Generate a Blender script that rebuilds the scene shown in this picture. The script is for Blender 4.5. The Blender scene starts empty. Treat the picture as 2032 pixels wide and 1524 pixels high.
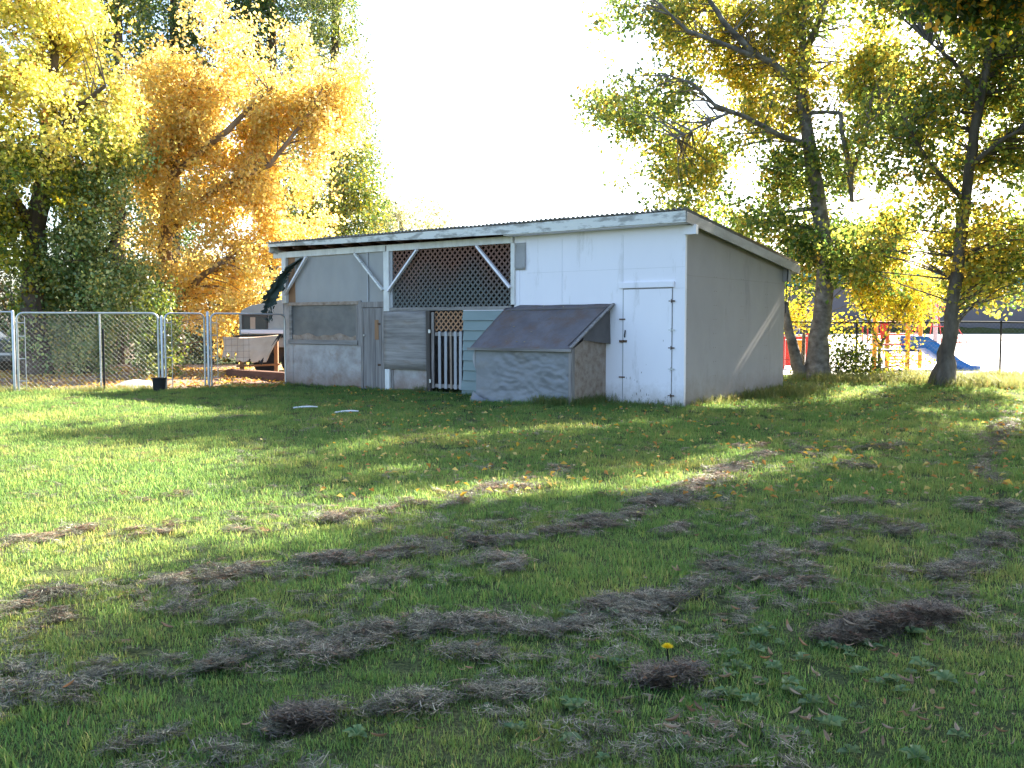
import bpy, bmesh, math, random
import numpy as np
from mathutils import Vector, Matrix, noise as mnoise

random.seed(7)
RNG = np.random.default_rng(11)
S = bpy.context.scene
COL = S.collection
R = math.radians

# ------------------------------------------------------------------ camera, sky, sun
F_PX = 1900.0
PITCH = math.atan(117 / F_PX)
EYE = 1.5
cam_d = bpy.data.cameras.new('camera')
cam = bpy.data.objects.new('camera', cam_d)
COL.objects.link(cam)
cam.location = (0, 0, EYE)
cam.rotation_euler = (R(90) - PITCH, 0, 0)
cam_d.sensor_width = 36
cam_d.lens = F_PX / 2032 * 36
cam_d.clip_start = 0.05
cam_d.clip_end = 1500
S.camera = cam

SUN_AZ = Vector((0.65, 0.76)).normalized()      # horizontal direction towards the sun
SUN_EL = R(34)
world = bpy.data.worlds.new('World')
S.world = world
world.use_nodes = True
wn = world.node_tree.nodes
wl = world.node_tree.links
bg = wn['Background']
sky = wn.new('ShaderNodeTexSky')
sky.sky_type = 'NISHITA'
sky.sun_disc = False
sky.sun_elevation = SUN_EL
sky.sun_rotation = math.atan2(SUN_AZ.x, SUN_AZ.y)
sky.dust_density = 2.0
sky.air_density = 1.0
sky.ozone_density = 2.0
wl.new(sky.outputs[0], bg.inputs[0])
bg.inputs[1].default_value = 0.09

sd = bpy.data.lights.new('sun', 'SUN')
sd.energy = 5.0
sd.angle = R(0.5)
sd.color = (1.0, 0.92, 0.76)
sun = bpy.data.objects.new('sun', sd)
COL.objects.link(sun)
sdir = Vector((SUN_AZ.x * math.cos(SUN_EL), SUN_AZ.y * math.cos(SUN_EL), math.sin(SUN_EL)))
sun.rotation_euler = (-sdir).to_track_quat('-Z', 'Y').to_euler()
sun.location = (20, 25, 30)

vs = S.view_settings
S.display_settings.display_device = 'sRGB'
vs.view_transform = 'Standard'
vs.look = 'None'
vs.exposure = 2.65
vs.gamma = 1.0
vs.use_curve_mapping = False
S.render.engine = 'CYCLES'

# ------------------------------------------------------------------ helpers
def lerp(a, b, t): return a + (b - a) * t
def sstep(a, b, x):
    t = min(1, max(0, (x - a) / (b - a)))
    return t * t * (3 - 2 * t)

def hgt(x, y):
    h = 0.17 * sstep(17.5, 23, y) * sstep(3.8, 7, x)
    h += 0.10 * sstep(22.5, 25.5, y) * sstep(-5.8, -7.2, x)
    h += 0.0125 * max(0, y - 30) * sstep(0, 8, x)
    h += 0.025 * mnoise.noise(Vector((x * .35, y * .35, 3.1))) * (1 - sstep(15, 22, y))
    return h

CP, SP = math.cos(PITCH), math.sin(PITCH)
def ray(px, py):
    a = (px - 1016) / F_PX
    b = (762 - py) / F_PX
    return Vector((a, CP + b * SP, -SP + b * CP))
def P(px, py, Y):                       # the point seen there at distance Y
    d = ray(px, py)
    return Vector((0, 0, EYE)) + d * (Y / d.y)
def G(px, py):                          # the point of the ground seen there
    z = 0.0
    d = ray(px, py)
    for _ in range(6):
        t = (z - EYE) / d.z
        z = hgt(d.x * t, d.y * t)
    return Vector((d.x * t, d.y * t, z))
def onG(x, y, dz=0): return Vector((x, y, hgt(x, y) + dz))

def tag(o, label=None, cat=None, group=None, kind=None):
    if label: o['label'] = label
    if cat: o['category'] = cat
    if group: o['group'] = group
    if kind: o['kind'] = kind
    return o

def empty(name, loc=(0, 0, 0), rz=0, label=None, cat=None, group=None):
    o = bpy.data.objects.new(name, None)
    COL.objects.link(o)
    o.location = loc
    o.rotation_euler = (0, 0, rz)
    o.empty_display_size = .2
    return tag(o, label, cat, group)

def link(name, me, parent=None, loc=None, rot=None, scale=None):
    o = bpy.data.objects.new(name, me)
    COL.objects.link(o)
    if parent is not None: o.parent = parent
    if loc is not None: o.location = loc
    if rot is not None: o.rotation_euler = rot
    if scale is not None: o.scale = scale
    return o

class MB:
    def __init__(self):
        self.v, self.f, self.sm = [], [], []
    def add(self, vs_, fs, smooth=False):
        b = len(self.v)
        self.v += [tuple(p) for p in vs_]
        for f in fs:
            self.f.append(tuple(i + b for i in f))
            self.sm.append(smooth)
    def box(self, x0, x1, y0, y1, z0, z1):
        vs_ = [(x0,y0,z0),(x1,y0,z0),(x1,y1,z0),(x0,y1,z0),(x0,y0,z1),(x1,y0,z1),(x1,y1,z1),(x0,y1,z1)]
        self.add(vs_, [(0,3,2,1),(4,5,6,7),(0,1,5,4),(1,2,6,5),(2,3,7,6),(3,0,4,7)])
        return self
    def bar(self, a, b, w, h, up=(0, 0, 1)):
        a, b = Vector(a), Vector(b)
        d = (b - a).normalized()
        s = d.cross(Vector(up))
        if s.length < 1e-4: s = d.cross(Vector((0, 1, 0)))
        s.normalize()
        u = s.cross(d).normalized()
        vs_ = []
        for p in (a, b):
            for i, j in ((-1,-1),(1,-1),(1,1),(-1,1)):
                vs_.append(p + s * (i * w / 2) + u * (j * h / 2))
        self.add(vs_, [(0,1,2,3),(7,6,5,4),(0,4,5,1),(1,5,6,2),(2,6,7,3),(3,7,4,0)])
        return self
    def tube(self, pts, rad, n=8, cap=True, wob=0):
        pts = [Vector(p) for p in pts]
        if not hasattr(rad, '__len__'): rad = [rad] * len(pts)
        rings = []
        ref = None
        for i, p in enumerate(pts):
            d = (pts[min(i+1, len(pts)-1)] - pts[max(i-1, 0)])
            if d.length < 1e-9: d = Vector((0, 0, 1))
            d.normalize()
            if ref is None:
                ref = d.cross(Vector((0.31, 0.95, 0.05)))
                if ref.length < .1: ref = d.cross(Vector((1, 0, 0)))
            ref = (ref - d * ref.dot(d)).normalized()
            q = d.cross(ref)
            ring = []
            for k in range(n):
                a = 2 * math.pi * k / n
                r = rad[i] * (1 + (random.uniform(-wob, wob) if wob else 0))
                ring.append(p + (ref * math.cos(a) + q * math.sin(a)) * r)
            rings.append(ring)
        vs_ = [q for r in rings for q in r]
        fs = []
        for i in range(len(pts) - 1):
            for k in range(n):
                fs.append((i*n+k, i*n+(k+1) % n, (i+1)*n+(k+1) % n, (i+1)*n+k))
        self.add(vs_, fs, True)
        if cap:
            self.add(rings[0][::-1], [tuple(range(n))])
            self.add(rings[-1], [tuple(range(n))])
        return self
    def grid(self, fn, nu, nv, smooth=True):
        vs_ = [fn(i / nu, j / nv) for j in range(nv + 1) for i in range(nu + 1)]
        fs = [(j*(nu+1)+i, j*(nu+1)+i+1, (j+1)*(nu+1)+i+1, (j+1)*(nu+1)+i) for j in range(nv) for i in range(nu)]
        self.add(vs_, fs, smooth)
        return self
    def mesh(self, name, mat):
        me = bpy.data.meshes.new(name)
        me.from_pydata(self.v, [], self.f)
        me.polygons.foreach_set('use_smooth', self.sm)
        if mat: me.materials.append(mat)
        me.update()
        return me
    def build(self, name, mat, parent=None, bevel=0, solid=0):
        o = link(name, self.mesh(name, mat), parent)
        if solid:
            m = o.modifiers.new('solid', 'SOLIDIFY'); m.thickness = solid; m.offset = 0
        if bevel:
            m = o.modifiers.new('bevel', 'BEVEL'); m.width = bevel; m.segments = 2; m.limit_method = 'ANGLE'
        return o

# ------------------------------------------------------------------ materials
def nodes_of(name):
    m = bpy.data.materials.new(name)
    m.use_nodes = True
    nt = m.node_tree
    return m, nt, nt.nodes, nt.links, nt.nodes['Principled BSDF']

def ramp_of(nt, stops):
    r = nt.nodes.new('ShaderNodeValToRGB')
    el = r.color_ramp.elements
    while len(el) < len(stops): el.new(0.5)
    for e, (p, c) in zip(el, stops):
        e.position = p
        e.color = (*c, 1)
    return r

def mat(name, stops, scale=3, rough=.8, stretch=(1, 1, 1), bump=.15, bscale=None, detail=6, metal=0, spec=.3, coords='Object', fine=None, alpha=None, stain=None, base=None):
    m, nt, N, Lk, b = nodes_of(name)
    tc = N.new('ShaderNodeTexCoord')
    mp = N.new('ShaderNodeMapping')
    mp.inputs['Scale'].default_value = stretch
    Lk.new(tc.outputs[coords], mp.inputs[0])
    n = N.new('ShaderNodeTexNoise')
    n.inputs['Scale'].default_value = scale
    n.inputs['Detail'].default_value = detail
    n.inputs['Roughness'].default_value = .62
    Lk.new(mp.outputs[0], n.inputs['Vector'])
    if isinstance(stops[0][0], (int, float)) and not hasattr(stops[0][1], '__len__'):
        stops = [(0.35, stops[0]), (0.65, stops[1])] if len(stops) == 2 else stops
    rp = ramp_of(nt, stops)
    Lk.new(n.outputs[0], rp.inputs[0])
    out = rp.outputs[0]
    if stain:                                    # (colour, scale, threshold, stretch)
        c, sc, th, st = stain
        mp2 = N.new('ShaderNodeMapping'); mp2.inputs['Scale'].default_value = st
        Lk.new(tc.outputs[coords], mp2.inputs[0])
        n3 = N.new('ShaderNodeTexNoise'); n3.inputs['Scale'].default_value = sc; n3.inputs['Detail'].default_value = 8
        n3.inputs['Roughness'].default_value = .7
        Lk.new(mp2.outputs[0], n3.inputs['Vector'])
        r3 = ramp_of(nt, [(th - .04, (0, 0, 0)), (th + .12, (.8, .8, .8))])
        Lk.new(n3.outputs[0], r3.inputs[0])
        mx = N.new('ShaderNodeMixRGB')
        Lk.new(r3.outputs[0], mx.inputs[0]); Lk.new(out, mx.inputs[1]); mx.inputs[2].default_value = (*c, 1)
        out = mx.outputs[0]
    if base:                                     # splashed dirt at the foot: (colour, height)
        sx = N.new('ShaderNodeSeparateXYZ'); Lk.new(tc.outputs['Object'], sx.inputs[0])
        n4 = N.new('ShaderNodeTexNoise'); n4.inputs['Scale'].default_value = 5; n4.inputs['Detail'].default_value = 9; n4.inputs['Roughness'].default_value = .75
        Lk.new(tc.outputs['Object'], n4.inputs['Vector'])
        ma = N.new('ShaderNodeMath'); ma.operation = 'MULTIPLY_ADD'; ma.inputs[1].default_value = -base[1] * 2.2
        Lk.new(n4.outputs[0], ma.inputs[0]); Lk.new(sx.outputs[2], ma.inputs[2])
        mr = N.new('ShaderNodeMapRange'); mr.inputs['From Min'].default_value = -base[1] * 1.4; mr.inputs['From Max'].default_value = base[1] * .3
        mr.inputs['To Min'].default_value = .85; mr.inputs['To Max'].default_value = 0
        Lk.new(ma.outputs[0], mr.inputs[0])
        mx4 = N.new('ShaderNodeMixRGB'); Lk.new(mr.outputs[0], mx4.inputs[0]); Lk.new(out, mx4.inputs[1]); mx4.inputs[2].default_value = (*base[0], 1)
        out = mx4.outputs[0]
    Lk.new(out, b.inputs['Base Color'])
    b.inputs['Roughness'].default_value = rough
    b.inputs['Metallic'].default_value = metal
    b.inputs['Specular IOR Level'].default_value = spec
    if bump:
        n2 = N.new('ShaderNodeTexNoise')
        n2.inputs['Scale'].default_value = bscale or scale * 5
        n2.inputs['Detail'].default_value = 5
        Lk.new(mp.outputs[0], n2.inputs['Vector'])
        bp = N.new('ShaderNodeBump')
        bp.inputs['Strength'].default_value = bump
        bp.inputs['Distance'].default_value = .02
        Lk.new(n2.outputs[0], bp.inputs['Height'])
        Lk.new(bp.outputs[0], b.inputs['Normal'])
    return m

def leaf_mat(name, trans=.5, rough=.45, gain=1.0, attr=True, spec=.35, tint=None):
    m, nt, N, Lk, b = nodes_of(name)
    a = N.new('ShaderNodeAttribute')
    a.attribute_name = 'col'
    out = a.outputs['Color']
    Lk.new(out, b.inputs['Base Color'])
    b.inputs['Roughness'].default_value = rough
    b.inputs['Specular IOR Level'].default_value = spec
    t = N.new('ShaderNodeBsdfTranslucent')
    g = N.new('ShaderNodeMixRGB'); g.blend_type = 'MULTIPLY'; g.inputs[0].default_value = 1
    g.inputs[2].default_value = tint or (1.15, 1.1, .7, 1)
    Lk.new(out, g.inputs[1])
    Lk.new(g.outputs[0], t.inputs[0])
    mx = N.new('ShaderNodeMixShader')
    mx.inputs[0].default_value = trans
    Lk.new(b.outputs[0], mx.inputs[1]); Lk.new(t.outputs[0], mx.inputs[2])
    Lk.new(mx.outputs[0], N['Material Output'].inputs[0])
    return m

M = {}
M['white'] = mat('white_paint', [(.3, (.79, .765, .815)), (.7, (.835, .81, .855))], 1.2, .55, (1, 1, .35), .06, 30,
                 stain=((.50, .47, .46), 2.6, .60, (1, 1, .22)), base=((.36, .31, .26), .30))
M['whitetrim'] = mat('peeling_white_paint', [(.40, (.36, .35, .33)), (.52, (.72, .71, .68))], 5, .7, (.5, 1, 1.6), .25, 40,
                     stain=((.22, .19, .16), 9, .68, (.4, 1, 1)))
M['greytrim'] = mat('weathered_grey_trim', [(.35, (.30, .28, .265)), (.65, (.42, .40, .385))], 3, .75, (1, .4, 1.5), .2, 40,
                      stain=((.17, .14, .12), 7, .66, (1, .4, 1)))
M['post'] = mat('old_white_paint', [(.32, (.55, .53, .5)), (.6, (.74, .73, .70))], 4, .65, (1, 1, .4), .15, 40,
                stain=((.25, .21, .17), 8, .72, (1, 1, .4)))
M['gap'] = mat('door_gap', [(.3, (.20, .19, .19)), (.7, (.34, .33, .33))], 9, .9, (1, 1, 1), 0)
M['seam'] = mat('seam_filler', [(.3, (.58, .575, .6)), (.7, (.68, .67, .7))], 2, .8, (1, 1, 1), 0)
M['tanseam'] = mat('wall_seam', [(.3, (.24, .22, .21)), (.7, (.29, .27, .26))], 2, .9, (1, 1, 1), 0)
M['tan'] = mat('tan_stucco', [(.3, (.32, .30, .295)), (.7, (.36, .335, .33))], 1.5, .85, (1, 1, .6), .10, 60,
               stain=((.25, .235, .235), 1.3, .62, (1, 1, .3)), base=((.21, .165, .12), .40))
M['wood'] = mat('grey_weathered_wood', [(.3, (.13, .11, .10)), (.5, (.24, .215, .20)), (.7, (.33, .30, .28))], 3, .85, (6, 6, .5), .3, 20)
M['woodh'] = mat('grey_weathered_plywood', [(.32, (.14, .125, .115)), (.5, (.25, .23, .215)), (.68, (.36, .33, .31))], 2.4, .85, (.28, 2, 4.2), .35, 18,
                 stain=((.20, .15, .11), 2.2, .62, (.6, 1, 2.5)))
M['doorwood'] = mat('old_door_wood', [(.3, (.15, .13, .12)), (.5, (.22, .20, .19)), (.7, (.29, .265, .25))], 2.5, .8, (7, 7, .4), .25, 20,
                    stain=((.24, .14, .08), 3.5, .64, (1, 1, .7)))
M['osb'] = mat('stained_board', [(.3, (.26, .23, .21)), (.55, (.40, .375, .36)), (.75, (.5, .48, .47))], 2.6, .9, (1, 1, 1), .2, 40,
               stain=((.25, .17, .12), 1.7, .58, (1, 1, 1.3)), base=((.22, .13, .09), .35))
M['osbbrown'] = mat('brown_strand_board', [(.3, (.20, .14, .10)), (.5, (.30, .23, .18)), (.72, (.38, .32, .27))], 7, .9, (1, 1, 1), .3, 40)
M['brown'] = mat('brown_board', [(.3, (.22, .115, .06)), (.7, (.31, .18, .10))], 3, .8, (5, 5, .6), .15)
M['redwood'] = mat('dark_red_brown_wood', [(.3, (.09, .045, .03)), (.7, (.17, .085, .06))], 3, .85, (1, 4, 4), .2)
M['dark'] = mat('dark_wood', [(.3, (.05, .042, .036)), (.7, (.10, .085, .075))], 3, .85, (4, 4, .6), .2)
M['latorange'] = mat('orange_brown_lattice', [(.3, (.30, .15, .08)), (.7, (.42, .24, .14))], 6, .8, (1, 1, 1), .1)
M['siding'] = mat('green_grey_siding', [(.3, (.19, .245, .245)), (.7, (.24, .295, .295))], 2, .65, (.4, 1, 2), .12, 25,
                  stain=((.14, .15, .15), 3, .66, (.5, 1, 2)))
M['tarp'] = mat('grey_tarp', [(.3, (.165, .17, .182)), (.7, (.215, .22, .232))], 2, .48, (1, 1, 1), .35, 14, spec=.5,
                stain=((.19, .17, .15), 1.6, .60, (1, 1, 1.4)))
M['leanroof'] = mat('weathered_roofing_felt', [(.3, (.105, .092, .098)), (.7, (.155, .14, .15))], 2.5, .7, (1, 1, 1), .3, 22,
                    stain=((.13, .085, .065), 2.0, .52, (1, 1, 1)))
M['patch'] = mat('grey_tar_paper', [(.3, (.30, .29, .29)), (.7, (.40, .39, .39))], 3, .8, (1, 1, 1), .1)
M['flap'] = mat('dark_felt_flap', [(.3, (.10, .09, .09)), (.7, (.15, .135, .13))], 3, .8, (1, 1, 1), .2)
M['galv'] = mat('galvanised_steel', [(.3, (.42, .44, .46)), (.7, (.56, .58, .60))], 6, .38, (1, 1, 1), .05, metal=.75, spec=.5)
M['wire'] = mat('galvanised_wire', [(.3, (.30, .31, .31)), (.7, (.42, .43, .43))], 4, .45, (1, 1, 1), 0, metal=.5)
M['blackmetal'] = mat('black_painted_steel', [(.3, (.012, .012, .014)), (.7, (.03, .03, .03))], 6, .75, (1, 1, 1), .05)
M['rust'] = mat('rusty_iron', [(.3, (.06, .035, .025)), (.7, (.14, .08, .05))], 9, .8, (1, 1, 1), .2)
M['roofmetal'] = mat('rusty_corrugated_iron', [(.35, (.34, .33, .32)), (.6, (.25, .19, .16))], 2.5, .5, (1, 1, 1), .1, metal=.4)
M['soil'] = mat('packed_soil', [(.3, (.15, .10, .07)), (.55, (.24, .17, .125)), (.75, (.33, .26, .2))], 1.1, .95, (1, 1, 1), .5, 18)
M['redsoil'] = mat('red_brown_soil', [(.3, (.16, .085, .06)), (.7, (.27, .16, .12))], 2, .95, (1, 1, 1), .5, 18)
M['pale'] = mat('pale_gravel', [(.3, (.46, .43, .41)), (.7, (.56, .53, .50))], .5, .9, (1, 1, 1), .3, 8,
                stain=((.40, .37, .34), .35, .6, (.4, 2, 1)))
M['sand'] = mat('pale_sand', [(.3, (.40, .35, .29)), (.7, (.52, .46, .39))], 4, .95, (1, 1, 1), .5, 30)
M['bark'] = mat('grey_brown_bark', [(.3, (.06, .048, .038)), (.5, (.12, .10, .08)), (.7, (.20, .17, .145))], 5, .9, (1, 1, .35), 1.0, 14)
M['barkpale'] = mat('pale_smooth_bark', [(.32, (.08, .066, .054)), (.5, (.17, .15, .128)), (.68, (.28, .255, .225))], 5, .85, (1, 1, 1.2), .9, 14)
M['barkdark'] = mat('dark_bark', [(.3, (.06, .045, .035)), (.7, (.15, .115, .09))], 5, .95, (1, 1, .4), .7, 16)
M['barkgold'] = mat('warm_brown_bark', [(.3, (.15, .10, .07)), (.7, (.28, .20, .145))], 5, .95, (1, 1, .5), .6, 16)
M['leaf'] = leaf_mat('autumn_leaves', .66, .4, spec=.5, tint=(1.25, 1.2, .8, 1))
M['leafthick'] = leaf_mat('green_leaves', .42, .3, spec=.7)
M['orange'] = mat('orange_paint', [(.3, (.75, .27, .02)), (.7, (.80, .33, .03))], 3, .45, (1, 1, 1), .03)
M['red'] = mat('red_paint', [(.3, (.55, .03, .03)), (.7, (.65, .05, .04))], 3, .45, (1, 1, 1), .03)
M['blue'] = mat('blue_plastic', [(.3, (.01, .10, .42)), (.7, (.02, .14, .50))], 3, .35, (1, 1, 1), .03)
M['navy'] = mat('navy_plastic', [(.3, (.012, .025, .12)), (.7, (.02, .035, .16))], 3, .4, (1, 1, 1), .03)
M['pinkgrey'] = mat('faded_pink_steel', [(.3, (.42, .33, .35)), (.7, (.5, .41, .42))], 3, .5, (1, 1, 1), .03)
M['wallgrey'] = mat('dark_grey_block_wall', [(.3, (.105, .10, .115)), (.7, (.13, .125, .14))], .6, .85, (1, 1, 1), .1, 4)
M['teal'] = mat('teal_metal_fascia', [(.3, (.02, .13, .14)), (.7, (.03, .17, .18))], 1, .5, (1, 1, 1), .03)
M['lightpanel'] = mat('pale_window_panel', [(.3, (.5, .5, .5)), (.7, (.62, .62, .62))], 1, .3, (1, 1, 1), .0)
M['carbody'] = mat('dark_green_car_paint', [(.3, (.035, .04, .04)), (.7, (.05, .055, .055))], 2, .25, (1, 1, 1), 0, spec=.6)
M['camper'] = mat('grey_camper_skin', [(.3, (.30, .29, .27)), (.7, (.40, .39, .36))], 2, .5, (1, 1, 1), .08,
                  stain=((.22, .19, .15), 2.5, .62, (1, 1, .5)))
M['rubber'] = mat('black_rubber', [(.3, (.015, .015, .015)), (.7, (.03, .03, .03))], 5, .8, (1, 1, 1), .1)
M['tansheet'] = mat('tan_canvas', [(.3, (.42, .30, .21)), (.7, (.54, .41, .31))], 2.2, .85, (1, 1, 1), .2, 14)
M['greentarp'] = mat('dark_green_tarp', [(.3, (.018, .032, .028)), (.7, (.045, .065, .055))], 4, .6, (1, 1, 1), .4, 14)
M['wallgrey2'] = mat('grey_sheet', [(.3, (.33, .33, .34)), (.7, (.42, .42, .43))], 2, .7, (1, 1, .4), .1)
M['bone'] = mat('white_stick', [(.3, (.6, .6, .62)), (.7, (.75, .75, .76))], 8, .6, (1, 1, 1), .1)

def glass_mat(name, c, rough=.15):
    m, nt, N, Lk, b = nodes_of(name)
    b.inputs['Base Color'].default_value = (*c, 1)
    b.inputs['Roughness'].default_value = rough
    b.inputs['Specular IOR Level'].default_value = .6
    return m
M['glass'] = glass_mat('dark_glass', (.03, .035, .04), .06)
M['dustyglass'] = mat('dusty_plastic_pane', [(.3, (.075, .075, .075)), (.6, (.14, .135, .13)), (.8, (.22, .20, .18))], 1.6, .38, (1, 1, 1.4), .12, 8, spec=.5,
                      stain=((.21, .17, .13), 1.4, .62, (.6, 1, 1)))

def film_mat():
    m, nt, N, Lk, b = nodes_of('milky_plastic_sheet')
    tc = N.new('ShaderNodeTexCoord')
    mp = N.new('ShaderNodeMapping'); mp.inputs['Scale'].default_value = (1.2, 1.2, .7)
    n = N.new('ShaderNodeTexNoise'); n.inputs['Scale'].default_value = 1.6; n.inputs['Detail'].default_value = 6
    Lk.new(tc.outputs['Object'], mp.inputs[0]); Lk.new(mp.outputs[0], n.inputs['Vector'])
    rp = ramp_of(nt, [(.3, (.25, .245, .245)), (.7, (.31, .305, .30))])
    Lk.new(n.outputs[0], rp.inputs[0]); Lk.new(rp.outputs[0], b.inputs['Base Color'])
    b.inputs['Roughness'].default_value = .4
    bp = N.new('ShaderNodeBump'); bp.inputs['Strength'].default_value = .4; bp.inputs['Distance'].default_value = .03
    Lk.new(n.outputs[0], bp.inputs['Height']); Lk.new(bp.outputs[0], b.inputs['Normal'])
    return m
M['film'] = film_mat()

def lattice_mat():
    m, nt, N, Lk, b = nodes_of('dusty_brown_lattice')
    g = N.new('ShaderNodeNewGeometry')
    sx = N.new('ShaderNodeSeparateXYZ'); Lk.new(g.outputs['Position'], sx.inputs[0])
    n = N.new('ShaderNodeTexNoise'); n.inputs['Scale'].default_value = .9; n.inputs['Detail'].default_value = 5
    Lk.new(g.outputs['Position'], n.inputs['Vector'])
    ad = N.new('ShaderNodeMath'); ad.operation = 'MULTIPLY_ADD'; ad.inputs[1].default_value = 1.3
    Lk.new(n.outputs[0], ad.inputs[0]); Lk.new(sx.outputs[2], ad.inputs[2])
    mr = N.new('ShaderNodeMapRange'); mr.inputs['From Min'].default_value = 2.85; mr.inputs['From Max'].default_value = 3.6
    Lk.new(ad.outputs[0], mr.inputs[0])
    rp = ramp_of(nt, [(0, (.105, .11, .105)), (.5, (.12, .09, .08)), (1, (.17, .085, .06))])
    Lk.new(mr.outputs[0], rp.inputs[0]); Lk.new(rp.outputs[0], b.inputs['Base Color'])
    b.inputs['Roughness'].default_value = .85
    return m
M['lattice'] = lattice_mat()

def random_mat(name, stops, rough=.6, trans=.25):
    m, nt, N, Lk, b = nodes_of(name)
    oi = N.new('ShaderNodeObjectInfo')
    rp = ramp_of(nt, stops)
    Lk.new(oi.outputs['Random'], rp.inputs[0])
    tc = N.new('ShaderNodeTexCoord')
    n = N.new('ShaderNodeTexNoise'); n.inputs['Scale'].default_value = 40
    Lk.new(tc.outputs['Object'], n.inputs['Vector'])
    mx = N.new('ShaderNodeMixRGB'); mx.blend_type = 'MULTIPLY'; mx.inputs[0].default_value = .5
    Lk.new(rp.outputs[0], mx.inputs[1]); Lk.new(n.outputs[0], mx.inputs[2])
    Lk.new(mx.outputs[0], b.inputs['Base Color'])
    b.inputs['Roughness'].default_value = rough
    t = N.new('ShaderNodeBsdfTranslucent'); Lk.new(mx.outputs[0], t.inputs[0])
    ms = N.new('ShaderNodeMixShader'); ms.inputs[0].default_value = trans
    Lk.new(b.outputs[0], ms.inputs[1]); Lk.new(t.outputs[0], ms.inputs[2])
    Lk.new(ms.outputs[0], N['Material Output'].inputs[0])
    return m
M['brownleaf'] = random_mat('dry_leaf', [(0, (.26, .15, .08)), (.4, (.36, .24, .14)), (.8, (.48, .36, .24)), (1, (.42, .17, .04))])
M['yellowleaf'] = random_mat('yellow_leaf', [(0, (.62, .40, .05)), (.5, (.66, .55, .18)), (.8, (.70, .62, .36)), (1, (.55, .24, .04))])

def lawn_blade_mat(name, stops, trans=.45, scale=.55, dry=None):
    m, nt, N, Lk, b = nodes_of(name)
    g = N.new('ShaderNodeNewGeometry')
    n = N.new('ShaderNodeTexNoise'); n.inputs['Scale'].default_value = scale; n.inputs['Detail'].default_value = 9
    n.inputs['Roughness'].default_value = .72
    Lk.new(g.outputs['Position'], n.inputs['Vector'])
    at = N.new('ShaderNodeAttribute'); at.attribute_name = 'col'
    rp = ramp_of(nt, stops)
    Lk.new(n.outputs[0], rp.inputs[0])
    mx = N.new('ShaderNodeMixRGB'); mx.blend_type = 'MULTIPLY'; mx.inputs[0].default_value = 1
    Lk.new(rp.outputs[0], mx.inputs[1]); Lk.new(at.outputs['Color'], mx.inputs[2])
    Lk.new(mx.outputs[0], b.inputs['Base Color'])
    b.inputs['Roughness'].default_value = .5
    b.inputs['Specular IOR Level'].default_value = .3
    t = N.new('ShaderNodeBsdfTranslucent')
    ty = N.new('ShaderNodeMixRGB'); ty.blend_type = 'MULTIPLY'; ty.inputs[0].default_value = 1; ty.inputs[2].default_value = (6.2, 3.2, 3.6, 1)
    Lk.new(mx.outputs[0], ty.inputs[1]); Lk.new(ty.outputs[0], t.inputs[0])      # light passing through a blade is yellower
    ms = N.new('ShaderNodeMixShader'); ms.inputs[0].default_value = trans
    Lk.new(b.outputs[0], ms.inputs[1]); Lk.new(t.outputs[0], ms.inputs[2])
    Lk.new(ms.outputs[0], N['Material Output'].inputs[0])
    return m
M['grass'] = lawn_blade_mat('lawn_grass', [(.30, (.031, .108, .027)), (.48, (.043, .135, .031)), (.66, (.078, .165, .042)), (.80, (.19, .21, .10))], .55)
M['tallgrass'] = lawn_blade_mat('tall_grass', [(.3, (.045, .10, .03)), (.6, (.07, .14, .04)), (.75, (.17, .19, .08))])
M['thatch'] = lawn_blade_mat('dead_grass', [(.3, (.06, .068, .042)), (.5, (.12, .127, .085)), (.7, (.24, .242, .17))], .15, 1.3)
M['weed'] = lawn_blade_mat('weed_leaves', [(.3, (.05, .12, .05)), (.7, (.075, .16, .06))], .25)

def ground_mat():
    m, nt, N, Lk, b = nodes_of('lawn_soil')
    tc = N.new('ShaderNodeNewGeometry')
    n = N.new('ShaderNodeTexNoise'); n.inputs['Scale'].default_value = .5; n.inputs['Detail'].default_value = 10; n.inputs['Roughness'].default_value = .7
    Lk.new(tc.outputs['Position'], n.inputs['Vector'])
    rp = ramp_of(nt, [(.3, (.04, .06, .02)), (.5, (.06, .08, .03)), (.62, (.10, .10, .045)), (.78, (.15, .135, .08))])
    Lk.new(n.outputs[0], rp.inputs[0])
    n2 = N.new('ShaderNodeTexNoise'); n2.inputs['Scale'].default_value = 45; n2.inputs['Detail'].default_value = 4
    Lk.new(tc.outputs['Position'], n2.inputs['Vector'])
    r2 = ramp_of(nt, [(.35, (.45, .45, .45)), (.65, (1.25, 1.25, 1.2))])
    Lk.new(n2.outputs[0], r2.inputs[0])
    mx = N.new('ShaderNodeMixRGB'); mx.blend_type = 'MULTIPLY'; mx.inputs[0].default_value = 1
    Lk.new(rp.outputs[0], mx.inputs[1]); Lk.new(r2.outputs[0], mx.inputs[2])
    Lk.new(mx.outputs[0], b.inputs['Base Color'])
    b.inputs['Roughness'].default_value = .95
    b.inputs['Specular IOR Level'].default_value = .1
    bp = N.new('ShaderNodeBump'); bp.inputs['Strength'].default_value = .8; bp.inputs['Distance'].default_value = .05
    Lk.new(n2.outputs[0], bp.inputs['Height']); Lk.new(bp.outputs[0], b.inputs['Normal'])
    return m
M['ground'] = ground_mat()

# ------------------------------------------------------------------ ground sheets
def axis(lo, hi, fine_lo, fine_hi, step):
    a = list(np.arange(fine_lo, fine_hi + 1e-6, step))
    x = fine_hi; s = step
    while x < hi: s *= 1.35; x += s; a.append(min(x, hi))
    x = fine_lo; s = step
    while x > lo: s *= 1.35; x -= s; a.insert(0, max(x, lo))
    return a

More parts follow.
